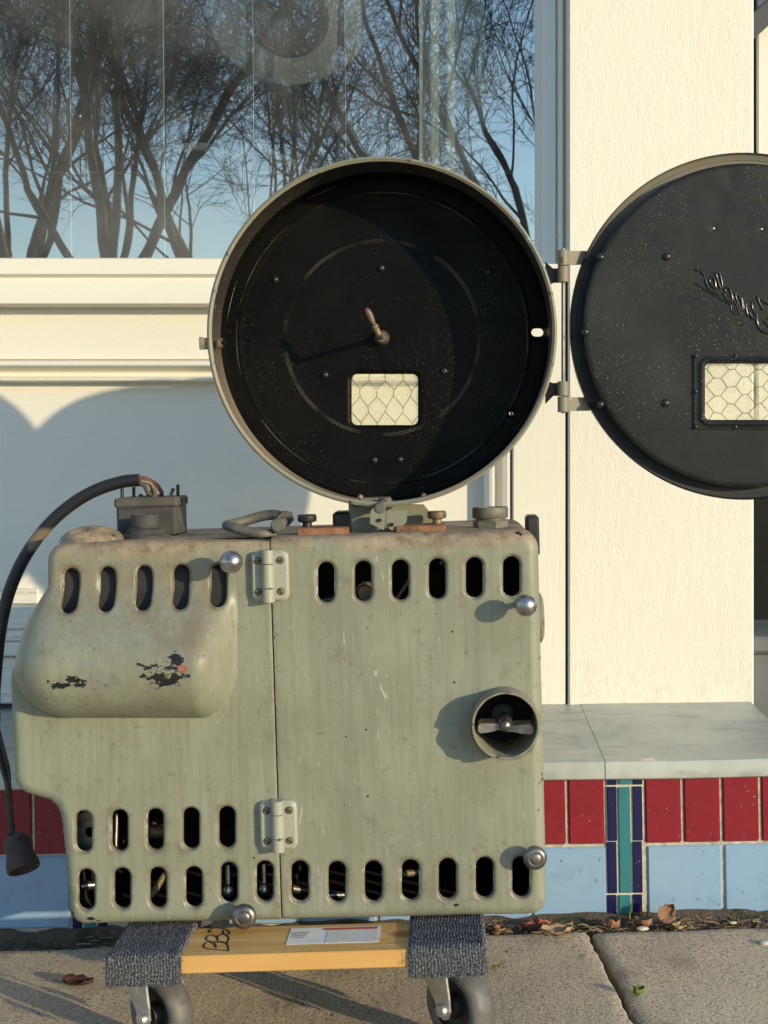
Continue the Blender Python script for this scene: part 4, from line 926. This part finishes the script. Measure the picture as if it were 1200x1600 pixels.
# bracket carrying the magazine
mb = MB(); zb = mc.z-RM
a = PL(592, 800, 0, YM-.004)
def plate(pts, Y, th, mat, name='bracket_plate'):
    P = [PL(x, y, 0, Y) for x, y in pts]; m = MB(); m.prism([(p.x, p.z) for p in P], P[0].y, P[0].y+th); return m.build(name, MAT[mat], brk, 0)
c = onto(600, .10); brk = MB().box((c.x, c.y, (TOPZ+zb)/2+.002), (.050, .06, zb-TOPZ+.010), None, .003).build('mounting_bracket', MAT['worn_green'], proj, 0)
plate([(579, 799), (583, 793), (598, 793), (602, 797), (600, 828), (597, 827), (578, 818)], YM-.006, .006, 'worn_green')
plate([(605, 803), (609, 798), (637, 797), (635, 816), (625, 826), (612, 829), (604, 823)], YM-.002, .006, 'worn_green')
v = PL(594, 794, -.008, YM); w_ = PL(597, 786, .03, YM); MB().cyl(v, w_, .0065, 16, None, None, .0008).build('bracket_pin', MAT['cap_grey'], brk, 40)
for (px, py) in ((593, 813), (612, 820)): v = PL(px, py, -.0075, YM-.001); MB().cyl(v, v+Vector((0, .008, 0)), .0022, 10).build('bracket_bolt', MAT['black_dark'], brk, 0)
v = PL(555, 815, .06, YM); MB().box((v.x, v.y, v.z), (.05, .05, .026), None, .003).build('bracket_foot', MAT['black_iron'], brk, 0)
v = PL(645, 811, .06, YM); mb = MB(); mb.prism([(v.x-.035, TOPZ), (v.x+.024, TOPZ), (v.x+.022, v.z+.004), (v.x+.013, v.z+.016), (v.x-.035, v.z+.018)], v.y, v.y+.03); mb.build('bracket_foot', MAT['worn_green'], brk, 0)
# rusty plates and knurled screws
for (pa, pb, d, pxs) in ((488, 566, .055, 500), (640, 716, .055, 703)):
    a, b = onto(pa, d), onto(pb, d); o = MB().box(((a.x+b.x)/2, a.y, TOPZ+.0045), (b.x-a.x, .05, .0095), Matrix(), .001).build('rust_plate', MAT['rust'], proj, 30)
    s = onto(pxs, d+.012); MB().lathe([(.0055, .008), (.0055, .014), (.0105, .0155), (.0112, .017), (.0112, .022), (.010, .0238), (.0002, .024)], s, (0, 0, 1), 24).build('thumb_screw', MAT['brass_dirty'] if pxs > 600 else MAT['black_iron'], o, 30)
# round cap near the right end
s = onto(786, .10); o = MB().lathe([(.0215, -.004), (.0215, .009), (.020, .010), (.0002, .010)], s, (0, 0, 1), 6).build('collar_nut', MAT['cap_grey'], proj, 20)
MB().lathe([(.0175, .009), (.0175, .012), (.0205, .0125), (.0215, .014), (.0215, .024), (.0205, .0255), (.017, .0255), (.016, .022), (.0002, .022)], s, (0, 0, 1), 32).build('collar_ring', MAT['cap_grey'], o, 40)
v = PL(824, 836, .17); MB().box((v.x+.006, v.y, v.z), (.016, .04, .05), None, .003).build('side_clip', MAT['black_iron'], proj, 0)
v = PL(841, 965, .12); MB().lathe([(.030, -.006), (.030, .003), (.024, .006), (.0002, .006)], v, (1, 0, 0), 32).build('side_cap', MAT['worn_green'], proj, 40)
# strap clamp
s = onto(425, .075); mb = MB(); pts = []
for i in range(19):
    t = math.radians(-35+ i*(280/18)+70); pts.append((s.x-.004+.034*math.cos(t)*1.0, s.y+.026*math.sin(t), TOPZ+.014+.004*math.sin(t*2)))
pts = [(p[0], p[1], p[2]-.001+(p[1]-s.y)*.30) for p in pts]; mb.tube(pts, .0062, 12)
clamp = mb.build('strap_clamp', MAT['cap_grey'], proj, 40)
mb = MB(); e0 = s+Vector((.026, -.022, .013)); mb.cyl(e0+Vector((0, -.007, 0)), e0+Vector((.004, .05, .004)), .0055, 14, None, None, .001); mb.cyl(e0+Vector((0, -.012, 0)), e0+Vector((0, -.006, 0)), .0085, 16, None, None, .0015); mb.cyl(e0+Vector((.004, .030, .006)), e0+Vector((.004, .042, .006)), .0095, 6); mb.build('clamp_bolt', MAT['cap_grey'], clamp, 40)
# perforated vent cap at the left end
vc = onto(163, .065)
def vmap(xs, ys, d): return np.stack([vc.x+xs, vc.y+ys, TOPZ-d], 1)
def vh(x, y, so, sh): return -.018*np.sqrt(np.clip(1-(1-np.clip(so/.040, 0, 1))**2, 0, 1))+.003*np.clip((.003-sh)/.003, 0, 1)**2
sheet('vent_cap', lambda x, y: (1-np.sqrt((x/.036)**2+(y/.046)**2))*.036, [lambda x, y, a=a, r=r: (np.sqrt(((x-r*math.cos(a))/1.35)**2+(y-r*math.sin(a))**2)-.0068) for a, r in ((-1.9, .026), (-.55, .026), (-2.9, .024), (.7, .028), (2.2, .027), (1.57, .006))], (-.04, .04, -.05, .05), .0015, vh, vmap, MAT['green_paint'], proj, .003, .004, 50)
MB().lathe([(.0002, .0), (.031, .0)], (vc.x, vc.y, TOPZ+.0016), (0, 0, 1), 28, False).build('vent_hole_shade', MAT['black_dark'], proj, 0)  # black disc under the cap, put in as shade inside its holes
# dark junction box with rods, wires and the thick cable
YJ = YP+.13; a = PMI @ W(179, 779, YJ); b = PMI @ W(275, 779, YJ); hz0 = TOPZ-.002; jt = a.z
jb = MB().box(((a.x+b.x)/2, a.y+.038, (hz0+jt-.010)/2), (b.x-a.x-.002, .072, jt-.010-hz0), None, .003).build('junction_box', MAT['box_grey'], proj, 0)
MB().box(((a.x+b.x)/2, a.y+.038, jt-.006), (b.x-a.x+.002, .077, .012), None, .0025).build('box_lid', MAT['box_lid'], jb, 0)
def pin(px, py0, py1, d, lean=0): p = PMI @ W(px, py0, YJ+d); q = PMI @ W(px+lean, py1, YJ+d); q.z = max(q.z, jt-.004); p2 = Vector((p.x, p.y, p.z)); MB().cyl(Vector((q.x, q.y, jt-.003)), p2, .0021, 10).build('terminal_pin', MAT['black_iron'], jb, 40)
pin(191, 763, 780, .01); pin(209, 761, 776, .05); pin(271, 763, 779, .02, -6); pin(278, 757, 774, .055)
MB().box((b.x+.0015, a.y+.030, jt-.006), (.001, .006, .006)).build('box_slot', MAT['black_dark'], jb, 0); MB().box((b.x+.0015, a.y+.055, jt-.006), (.001, .006, .006)).build('box_slot', MAT['black_dark'], jb, 0)
# filler neck in front of the box
s = onto(246, .095); o = MB().lathe([(.030, -.003), (.028, .003), (.024, .005), (.022, .010), (.0165, .012), (.0165, .015)], s, (0, 0, 1), 28, True).build('filler_neck', MAT['gasket'], proj, 40)
MB().lathe([(.0158, .013), (.0162, .027), (.0150, .028), (.0145, .024), (.0002, .024)], s, (0, 0, 1), 28).build('filler_cap', MAT['box_grey'], o, 40)
YC = YP+.15
def CP(px, py, d=0): return PMI @ W(px, py, YC+d)
pth = smoothpath([CP(218, 750), CP(190, 753), CP(150, 766), CP(112, 788), CP(74, 822), CP(40, 868), CP(16, 920), CP(2, 975), CP(-6, 1040), CP(-10, 1105), CP(-6, 1150)], 8)
mb = MB(); mb.tube(pth, [.0078]*(len(pth)-6)+[.0076, .007, .0062, .0055, .005, .0048], 16); cab = mb.build('cable', MAT['cable_rubber'], proj, 60)
mb = MB(); mb.tube(smoothpath([CP(-4, 1145), CP(3, 1180), CP(12, 1225), CP(15, 1262), CP(19, 1300), CP(22, 1312)], 6), [.0052]*6+[.0046]*25, 10) if False else mb.tube(smoothpath([CP(-4, 1145), CP(3, 1180), CP(12, 1225), CP(15, 1262), CP(19, 1300), CP(22, 1312)], 6), .0042, 10); mb.build('cable_tail', MAT['gasket'], cab, 60)
mb = MB(); mb.tube(smoothpath([CP(-6, 1150, -.006), CP(0, 1190, -.008), CP(10, 1225, -.004), CP(14, 1250, 0)], 6), .0022, 8); mb.tube(smoothpath([CP(-2, 1140, .004), CP(7, 1175, -.010), CP(14, 1205, -.003), CP(15, 1240, 0)], 6), .0020, 8); mb.build('loose_wire', MAT['grey_wire'], cab, 60)
for pts, mt in (([(215, 746), (228, 748), (243, 756), (252, 768), (252, 776)], 'red_wire'), ([(216, 751), (230, 752), (238, 762), (236, 772), (226, 778), (219, 774)], 'grey_wire'), ([(216, 754), (226, 760), (231, 770), (240, 773), (247, 776)], 'grey_wire'), ([(220, 752), (234, 755), (241, 766), (240, 779)], 'brass_dirty')):
    mb = MB(); mb.tube(smoothpath([CP(x, y, .004*i) for i, (x, y) in enumerate(pts)], 6), .0026, 10); mb.build('wire', MAT[mt], cab, 60)
pc_ = CP(25, 1306); axp = (CP(38, 1362, -.02)-pc_).normalized()
mb = MB(); mb.lathe([(.004, -.004), (.007, .0), (.015, .003), (.0175, .007), (.0172, .016), (.0158, .020), (.0165, .024), (.0195, .034), (.0200, .042), (.0188, .044), (.0165, .044), (.015, .030), (.0002, .028)], pc_, axp, 28); mb.build('plug', MAT['plug_rubber'], proj, 40)
mb = MB(); mb.box((pc_.x+.001, pc_.y-.004, pc_.z+.003), (.017, .006, .006), None, .001); mb.sphere((pc_.x-.006, pc_.y-.008, pc_.z+.002), .004, 10); mb.sphere((pc_.x+.007, pc_.y-.008, pc_.z+.003), .0042, 10); mb.build('cord_grip', MAT['gasket'], proj, 40)

# ------------------------------------------------------------------ dolly
slope = math.atan(.03); XD = X_(462, 1.5); DO = Vector((XD, 1.73, gz(XD)))
DMI = (Matrix.Translation(DO) @ Matrix.Rotation(-slope, 4, 'Y')).inverted()
def DL(px, py, Y): return DMI @ W(px, py, Y)
dolly = tag(empty('moving_dolly', DO, -slope), 'pine moving dolly with grey carpet pads and swivel casters under the projector', 'dolly')
PB = min((DMI @ (proj.matrix_basis @ Vector(v))).z for v in [(p.x, p.y+.05, p.z) for p in L0])   # underside of the projector
TOPD = PB-.0006
YF = 1.500; plank_top = TOPD-.005; plank_th = .019
xl, xr = DL(168, 1490, YF).x, DL(757, 1480, YF).x
for (y0, y1) in ((YF+.004, YF+.092), (YF+.362, YF+.45)):
    mb = MB().box(((xl+xr)/2, (y0+y1)/2-DO.y, plank_top-plank_th/2), (xr-xl-.012, y1-y0, plank_th), None, .0012); mb.build('plank', MAT['pine'], dolly, 0)
# carpet pads: ribbed pile over the plank ends
def pad(px0, px1, seed):
    rr = np.random.RandomState(seed); x0 = DL(px0, 1485, YF).x; x1 = DL(px1, 1485, YF).x
    zt_, zb_ = TOPD-.002, plank_top-plank_th-.010; y0 = YF-DO.y; y1 = YF+.455-DO.y
    path = [(y0+.004, zb_), (y0, zb_+.001)]
    path += [(y0, z) for z in np.linspace(zb_+.003, zt_-.006, 26)]+[(y0+.006-.006*math.cos(a), zt_-.006+.006*math.sin(a)) for a in np.linspace(.3, 1.4, 4)]
    path += [(y, zt_) for y in np.linspace(y0+.007, y0+.12, 60)]+[(y, zt_) for y in np.linspace(y0+.14, y1, 12)]+[(y1+.001, zb_)]
    path = np.array(path); s = np.concatenate([[0], np.cumsum(np.hypot(*np.diff(path, axis=0).T))]); T = np.gradient(path, axis=0); T /= np.maximum(np.linalg.norm(T, axis=1), 1e-9)[:, None]
    Nn = np.stack([-T[:, 1], T[:, 0]], 1)
    w = x1-x0; nx = 190; xs = np.linspace(0, w, nx); pitch = .0034; jit = rr.rand(len(path), nx)
    V = []; Fc = []
    for j in range(len(path)):
        for i, x in enumerate(xs):
            xx = x+.0007*math.sin(s[j]*180+seed)+.0006*math.sin(x*90)
            h = .0013*abs(math.sin(math.pi*xx/pitch))*(.55+.45*abs(math.sin(math.pi*(s[j]/.0030+int(xx/pitch)*.5))))+.0009*jit[j, i]
            e = min(x, w-x); h -= .004*max(0, 1-e/.004)**2
            V.append((x0+x+.0012*(jit[j, i]-.5), path[j, 0]+Nn[j, 0]*h, path[j, 1]+Nn[j, 1]*h))
    for j in range(len(path)-1):
        for i in range(nx-1): a = j*nx+i; Fc.append((a, a+1, a+nx+1, a+nx))
    b = len(V)                                                     # closing sides
    for side in (0, nx-1):
        ring = [j*nx+side for j in range(len(path))]; Fc.append(tuple(ring if side == 0 else ring[::-1]))
    o = mesh_obj('carpet_pad', V, Fc, MAT['carpet'], dolly, 0)
    # loose fibres along the cut edges
    mb = MB()
    for k in range(240):
        x = x0+w*rr.rand() if k % 3 else (x0 if rr.rand() < .5 else x1); z = zb_+rr.rand()*.004 if k % 3 else rr.uniform(zb_, zt_); y = y0-.001
        d = rr.normal(0, .0022, 3); d[1] = -abs(d[1])*.6; p = Vector((x, y, z)); mb.tube([p, p+Vector(d)*.6, p+Vector((d[0]*1.2, d[1], d[2]*.5-.001))], .00022, 3)
    mb.build('fibres', MAT['carpet'], o, 0)['kind'] = 'stuff'
    return x0, x1
pl_ = pad(163, 282, 1); pr2 = pad(637, 760, 2)
# casters
def caster(px, y, yaw, lab=None):
    cx = px; zt_ = plank_top-plank_th; rw = .0435; zc = rw+.0005
    c = empty('caster', (cx, y-DO.y, 0), 0, dolly)
    MB().box((0, 0, zt_-.0015), (.062, .078, .003), None, .0006).build('mounting_plate', MAT['zinc'], c, 0)
    for i in (-1, 1):
        for j in (-1, 1):
            MB().lathe([(.0035, -.008), (.0052, -.0075), (.0052, -.003)], (i*.024, j*.031, zt_), (0, 0, 1), 6).build('bolt', MAT['zinc'], c, 20)
    MB().lathe([(.024, zt_-.014), (.028, zt_-.011), (.028, zt_-.006), (.020, zt_-.003)], (0, 0, 0), (0, 0, 1), 28).build('swivel_race', MAT['zinc'], c, 40)
    n = Vector((-math.cos(yaw), -math.sin(yaw), 0)); t = Vector((math.sin(yaw), -math.cos(yaw), 0))   # axle and trailing directions
    off = t*.030; w = .0155
    for sg in (-1, 1):
        b = n*sg*.0225; poly = [(-.026, zt_-.012), (.030, zt_-.012), (.035, zt_-.026), (.040, zc+.014), (.041, zc), (.037, zc-.009), (.030, zc-.011), (.022, zc-.007), (.016, zc+.008), (.002, zc+.026), (-.018, zt_-.036)]
        m = MB(); k = len(poly); v0 = [b+t*p+Vector((0, 0, z)) for p, z in poly]; v1 = [v+n*sg*.0028 for v in v0]
        m.add(v0+v1, [tuple(range(k)), tuple(range(2*k-1, k-1, -1))]+[(i, k+i, k+(i+1) % k, (i+1) % k) for i in range(k)])
        m.build('fork', MAT['zinc'], c, 0)
        m = MB(); o = off+Vector((0, 0, zc)); m.lathe([(.0075, .0245), (.0078, .028), (.0065, .0305), (.0002, .0312)], o, n*sg, 18); m.build('axle_bolt', MAT['zinc'], c, 40)
    m = MB(); q = MB(); q.box((0, 0, zt_-.0125), (.048, .050, .003), Matrix.Rotation(math.atan2(t.y, t.x), 4, 'Z')); q.build('fork_crown', MAT['zinc'], c, 0)
    o = off+Vector((0, 0, zc))
    m.lathe([(rw*.66, -w*.8), (rw*.80, -w), (rw*.93, -w*.85), (rw*.99, -w*.35), (rw, 0), (rw*.99, w*.35), (rw*.93, w*.85), (rw*.80, w), (rw*.66, w*.8)], o, n, 48, False); m.build('tyre', MAT['tyre'], c, 50)
    m = MB(); m.lathe([(.006, -w*1.15), (.012, -w*1.1), (.014, -w*.4), (rw*.62, -w*.45), (rw*.67, -w*.8), (rw*.67, w*.8), (rw*.62, w*.45), (.014, w*.4), (.012, w*1.1), (.006, w*1.15)], o, n, 36, False); m.build('hub', MAT['black_iron'], c, 40)
    return c
xa = DL(224, 1520, YF+.10).x; xb = DL(688, 1515, YF+.10).x
caster(xa, YF+.105, .85); caster(xb, YF+.105, .75); caster(xa-.012, YF+.385, 1.1); caster(xb-.005, YF+.385, .2)
# marker writing and sticker on the front plank
def on_plank(px, py):                                               # point on the plank top seen at this pixel
    o = DMI @ Vector((0, 0, CAMZ)); d = (DMI @ W(px, py, 1.5))-o; t = (plank_top-o.z)/d.z; return o+d*t
mb = MB()
for pts in ([(357, 1486), (322, 1482), (319, 1476), (326, 1472), (337, 1477), (337, 1481)], [(337, 1481), (335, 1474), (345, 1471), (355, 1476), (357, 1486)], [(355, 1474), (325, 1470), (323, 1464), (331, 1461), (340, 1466), (340, 1470)], [(340, 1470), (340, 1463), (349, 1460), (357, 1465), (355, 1474)], [(331, 1455), (326, 1457), (329, 1452), (342, 1450), (356, 1454), (358, 1460), (350, 1460), (349, 1454)]):
    P = [on_plank(*p) for p in pts]; P = smoothpath(P, 4); mb2 = [Vector((p.x, p.y, plank_top+.0001)) for p in P]
    for i in range(len(mb2)-1):
        a, b = mb2[i], mb2[i+1]; q = (b-a)
        if q.length < 1e-6: continue
        nn = Vector((-q.y, q.x, 0)).normalized()*.0010; u = q.normalized()*.0006; z = Vector((0, 0, .0002+i*.000004)); mb.add([a-nn-u+z, b-nn+u+z, b+nn+u+z, a+nn-u+z], [(0, 1, 2, 3)])
tag(mb.build('marker_writing', MAT['ink'], dolly, 0), 'black marker letters BBG on the front plank')
def patch(name, px0, px1, py0, py1, mat, dz, th=.0003):
    P = [on_plank(px0, py1), on_plank(px1, py1-1.2*(px1-px0)/60), on_plank(px1, py0-1.2*(px1-px0)/60), on_plank(px0, py0)]
    ys = [(P[0].y+P[1].y)/2, (P[2].y+P[3].y)/2]; x0, x1 = P[0].x, P[1].x
    return MB().box(((x0+x1)/2, sum(ys)/2, plank_top+dz+th/2), (x1-x0, abs(ys[1]-ys[0]), th)).build(name, MAT[mat], dolly, 0)
patch('label_sticker', 447, 592, 1451, 1476, 'paper', .0003); patch('label_print', 508, 588, 1456, 1474, 'fine_print', .0008, .0002); patch('label_stripe', 506, 590, 1451.5, 1454.5, 'print_red', .0011, .0002)
for i in range(4): patch('label_line', 456, 484-i*3, 1458+i*2.6, 1459.3+i*2.6, 'print_grey', .0008, .0002)

# ------------------------------------------------------------------ litter at the foot of the tiles
def leaf(px, py, Y, s_, mat, lab, rx=0, ry=0, rz=0, curl=.6, lift=.0, name='fallen_leaf', cat='leaf', long=1.0):
    s = s_*.66; x = X_(px, Y); zg = gz(x) if Y < 1.93 else gz(x)-.004
    n, m = 9, 7; V = []; Fc = []
    for i in range(n):
        u = i/(n-1); w = (math.sin(math.pi*u**.75)**.8)*(1+.18*math.sin(u*19+px))*.42*s+.0002
        for j in range(m):
            v = (j/(m-1)-.5)*2
            V.append(Vector(((u-.5)*s*long, v*w, curl*s*(.35*v*v+.5*(u-.5)**2)+.05*s*math.sin(u*13+v*4+px)+.04*s*math.sin(v*9+u*5+px*2))))
    for i in range(n-1):
        for j in range(m-1): a = i*m+j; Fc.append((a, a+1, a+m+1, a+m))
    # stalk
    b = len(V); V += [Vector((-.5*s*long, -.0004, curl*s*.12)), Vector((-.5*s*long, .0006, curl*s*.12)), Vector((-.8*s*long, .0012, curl*s*.2)), Vector((-.8*s*long, -.0002, curl*s*.2))]; Fc.append((b, b+1, b+2, b+3))
    Q = Matrix.Rotation(rz, 3, 'Z') @ Matrix.Rotation(ry, 3, 'Y') @ Matrix.Rotation(rx, 3, 'X'); V = [Q @ v for v in V]; lo = min(v.z for v in V)
    V = [v-Vector((0, 0, lo)) for v in V]
    o = mesh_obj(name, V, Fc, MAT[mat], None, 60, (x, Y, zg+lift+.001)); md = o.modifiers.new('thick', 'SOLIDIFY'); md.thickness = .0006
    return tag(o, lab, cat, 'fallen leaves on the pavement')
leaf(1042, 1425, 1.955, .045, 'leaf_brown', 'pointed brown leaf standing upright against the blue tile right of the navy column', 1.2, -.9, .3, .5)
leaf(1005, 1438, 1.945, .040, 'leaf_brown', 'crumpled brown leaf lying at the foot of the navy and teal column', .2, .1, 2.6, 1.0)
leaf(958, 1440, 1.945, .034, 'leaf_brown', 'curled tan leaf left of the navy column foot', -.3, .2, .4, 1.2)
leaf(1060, 1446, 1.935, .030, 'straw', 'thin straw coloured leaf below the upright brown leaf', .1, 0, 1.1, .8)
leaf(848, 1436, 1.955, .040, 'leaf_red', 'red brown leaf beside the right lower corner of the projector', -.3, .3, .5, .9)
leaf(822, 1438, 1.955, .034, 'leaf_red', 'small reddish leaf partly behind the projector corner', .2, .2, 2.2, .9)
leaf(870, 1450, 1.925, .055, 'straw', 'long dry tan leaf lying flat right of the projector corner', .1, .02, .35, .5, long=1.3)
leaf(780, 1444, 1.945, .030, 'leaf_brown', 'brown leaf behind the right carpet pad', .1, .1, 1.2, .9)
leaf(122, 1520, 1.79, .046, 'leaf_red_shaded', 'reddish leaf painted dark as in shade on the pavement left of the dolly', .15, .05, .1, .5, long=1.25)
leaf(997, 1557, 1.70, .022, 'leaf_green', 'small curled green leaf on the slab right of the joint', .1, .1, .3, 1.6)
leaf(775, 1502, 1.80, .016, 'leaf_green', 'tiny green leaf beside the right carpet pad', .1, .1, .9, 1.0)
def weed(px, Y, h, n, lab):
    x = X_(px, Y); V = []; Fc = []; rr = random.Random(px)
    for k in range(n):
        a = rr.uniform(0, 6.28); le = rr.uniform(.1, .6)*h; hh = h*rr.uniform(.6, 1); w = .0016
        b = len(V); s = Vector((-math.sin(a), math.cos(a), 0))*w
        for i in range(5):
            u = i/4; p = Vector((math.cos(a)*le*u*u, math.sin(a)*le*u*u*.5, hh*u-.3*hh*u*u*(le/h))); V += [p-s*(1-u*.85), p+s*(1-u*.85)]
        Fc += [(b+2*i, b+2*i+1, b+2*i+3, b+2*i+2) for i in range(4)]
    return tag(mesh_obj('weed', V, Fc, MAT['leaf_green'], None, 60, (x, Y, gz(x)-.012)), lab, 'weed', 'weeds at the foot of the tiles')
weed(1013, 1.972, .040, 4, 'thin green grass blades right of the navy and teal column'); weed(983, 1.975, .052, 3, 'dark green grass blades in front of the teal tile'); weed(940, 1.965, .022, 4, 'small bright green sprout left of the navy column')
weed(1150, 1.96, .020, 9, 'low green tuft below the rightmost blue tile'); weed(1103, 1.965, .014, 7, 'low green tuft under the blue tile joint')
# straw and twig crumbs: uncountable
gb = MB(); rs = np.random.RandomState(11)
for i in range(420):
    x = rs.uniform(-.1, .45) if i % 3 else rs.uniform(-.6, .45); y = rs.uniform(1.925, 1.985); L_ = rs.uniform(.006, .022); a = rs.uniform(0, 3.14); z = gz(x)-.006+rs.rand()*.008
    d = Vector((math.cos(a)*L_, math.sin(a)*L_*.6, rs.normal(0, .003))); p = Vector((x, y, z)); gb.tube([p, p+d*.5+Vector((0, 0, .002*rs.rand())), p+d], rs.uniform(.0003, .0009), 3)
tag(gb.build('straw_litter', MAT['straw'], None, 0), 'loose dry straw and twig bits along the foot of the tiles', 'litter', kind='stuff')
gb = MB()
for i in range(900):
    x = rs.choice([rs.normal(.375, .05), rs.normal(.30, .03), rs.normal(.10, .04)]); y = 1.965+rs.normal(0, .012); z = gz(x)-.006; s = rs.uniform(.002, .005); a = rs.uniform(0, 6.28); t = rs.uniform(.2, 1.2)
    q = Matrix.Translation((x, y, z)) @ Matrix.Rotation(a, 4, 'Z') @ Matrix.Rotation(-t, 4, 'Y'); gb.add([(0, 0, 0), (s*.6, s*.3, 0), (s*1.3, 0, 0), (s*.6, -s*.3, 0)], [(0, 1, 2, 3)], q)
tag(gb.build('moss', MAT['moss'], None, 0), 'low green moss in the gap between tiles and pavement', 'moss', kind='stuff')
for (px, py, Y, s, lab) in ((1197, 1484, 1.86, .007, 'pale pebble at the right edge of the pavement'), (1004, 1452, 1.93, .006, 'small white pebble below the navy column'), (1145, 1447, 1.945, .004, 'tiny white pebble below the right blue tile')):
    x = X_(px, Y); o = MB().sphere((0, 0, 0), s, 12, (1.5, .8, .5)).build('pebble', MAT['pebble'], None, 60, (x, Y, gz(x)+s*.4)); tag(o, lab, 'pebble', 'pebbles on the pavement')

# ------------------------------------------------------------------ bare trees across the street, seen mirrored in the window
def grow_tree(name, base, seed, lab, stems=5, fork=1.2, H=5.0, lean=(0, 0), dens=1.0, spread=.45):
    rr = random.Random(seed); t = tag(empty(name, base), lab, 'tree', 'bare street trees'); tr = MB(); tw = MB(); cnt = [0]
    def rv(s): return Vector((rr.gauss(0, s), rr.gauss(0, s), rr.gauss(0, s)))
    def limb(p, d, L, r, lev):
        n = 5 if lev < 3 else 3; pts = [p]; rad = [r]; q = p.copy(); dd = d.copy()
        for i in range(n):
            dd = (dd+rv(.13 if lev < 2 else .16)+Vector((0, 0, .07 if lev < 3 else .03))).normalized(); q = q+dd*(L/n); pts.append(q.copy()); rad.append(r*(1-(i+1)/n*.72))
        (tr if lev < 2 else tw).tube(pts, rad, 6 if lev < 2 else 3, None, False)
        if lev >= 4: return
        k = int({0: 7, 1: 8, 2: 7, 3: 5}[lev]*dens)
        for j in range(k):
            u = rr.uniform(.22, 1.0); i = min(n-1, int(u*n)); f = u*n-i; pp = pts[i].lerp(pts[i+1], f); ax = (pts[i+1]-pts[i]).normalized()
            side = ax.cross(rv(1)).normalized(); ang = rr.uniform(.35, .85)
            limb(pp, (ax*math.cos(ang)+side*math.sin(ang)).normalized(), L*rr.uniform(.38, .62), max(.0028, r*(1-u*.6)*rr.uniform(.38, .55)), lev+1)
    top = Vector((lean[0]*.2, lean[1]*.2, fork)); tr.tube([(0, 0, -.1), (0, 0, .1), top*.5, top], [.15, .10, .08, .085], 10)
    for s in range(stems):
        a = 6.283*s/stems+rr.uniform(-.4, .4); sp = spread*rr.uniform(.6, 1.3)
        limb(top-Vector((0, 0, .05)), Vector((math.cos(a)*sp+lean[0], math.sin(a)*sp*.6+lean[1], 1)).normalized(), (H-fork)*rr.uniform(.65, 1), rr.uniform(.032, .055), 0)
    tr.build('trunk', MAT['bark'], t, 60); tw.build('crown', MAT['twig'], t, 0)
def vtree(px, yreal): yv = 2*YG-yreal; return (X_(px, yv), yreal, gz(X_(px, yv)))
grow_tree('bare_tree', vtree(35, -8.0), 21, 'bare tree mirrored at the far left of the window', 6, 2.0, 6.4, (0, 0), 1.0, .38)
grow_tree('bare_tree', vtree(170, -7.2), 5, 'thick bare tree mirrored left of the middle of the window', 6, 1.9, 6.8, (.12, 0), 1.1, .42)
grow_tree('bare_tree', vtree(330, -9.0), 33, 'bare tree mirrored at the middle of the window', 6, 1.3, 6.4, (.15, 0), 1.05, .50)
grow_tree('bare_tree', vtree(830, -6.5), 47, 'bare tree mirrored at the right of the window', 6, 1.2, 5.8, (-.10, 0), 1.0, .6)
grow_tree('bare_tree', vtree(-180, -9.5), 61, 'bare tree mirrored just beyond the left edge of the window', 4, 2.2, 7.0, (.1, 0), .9, .45)
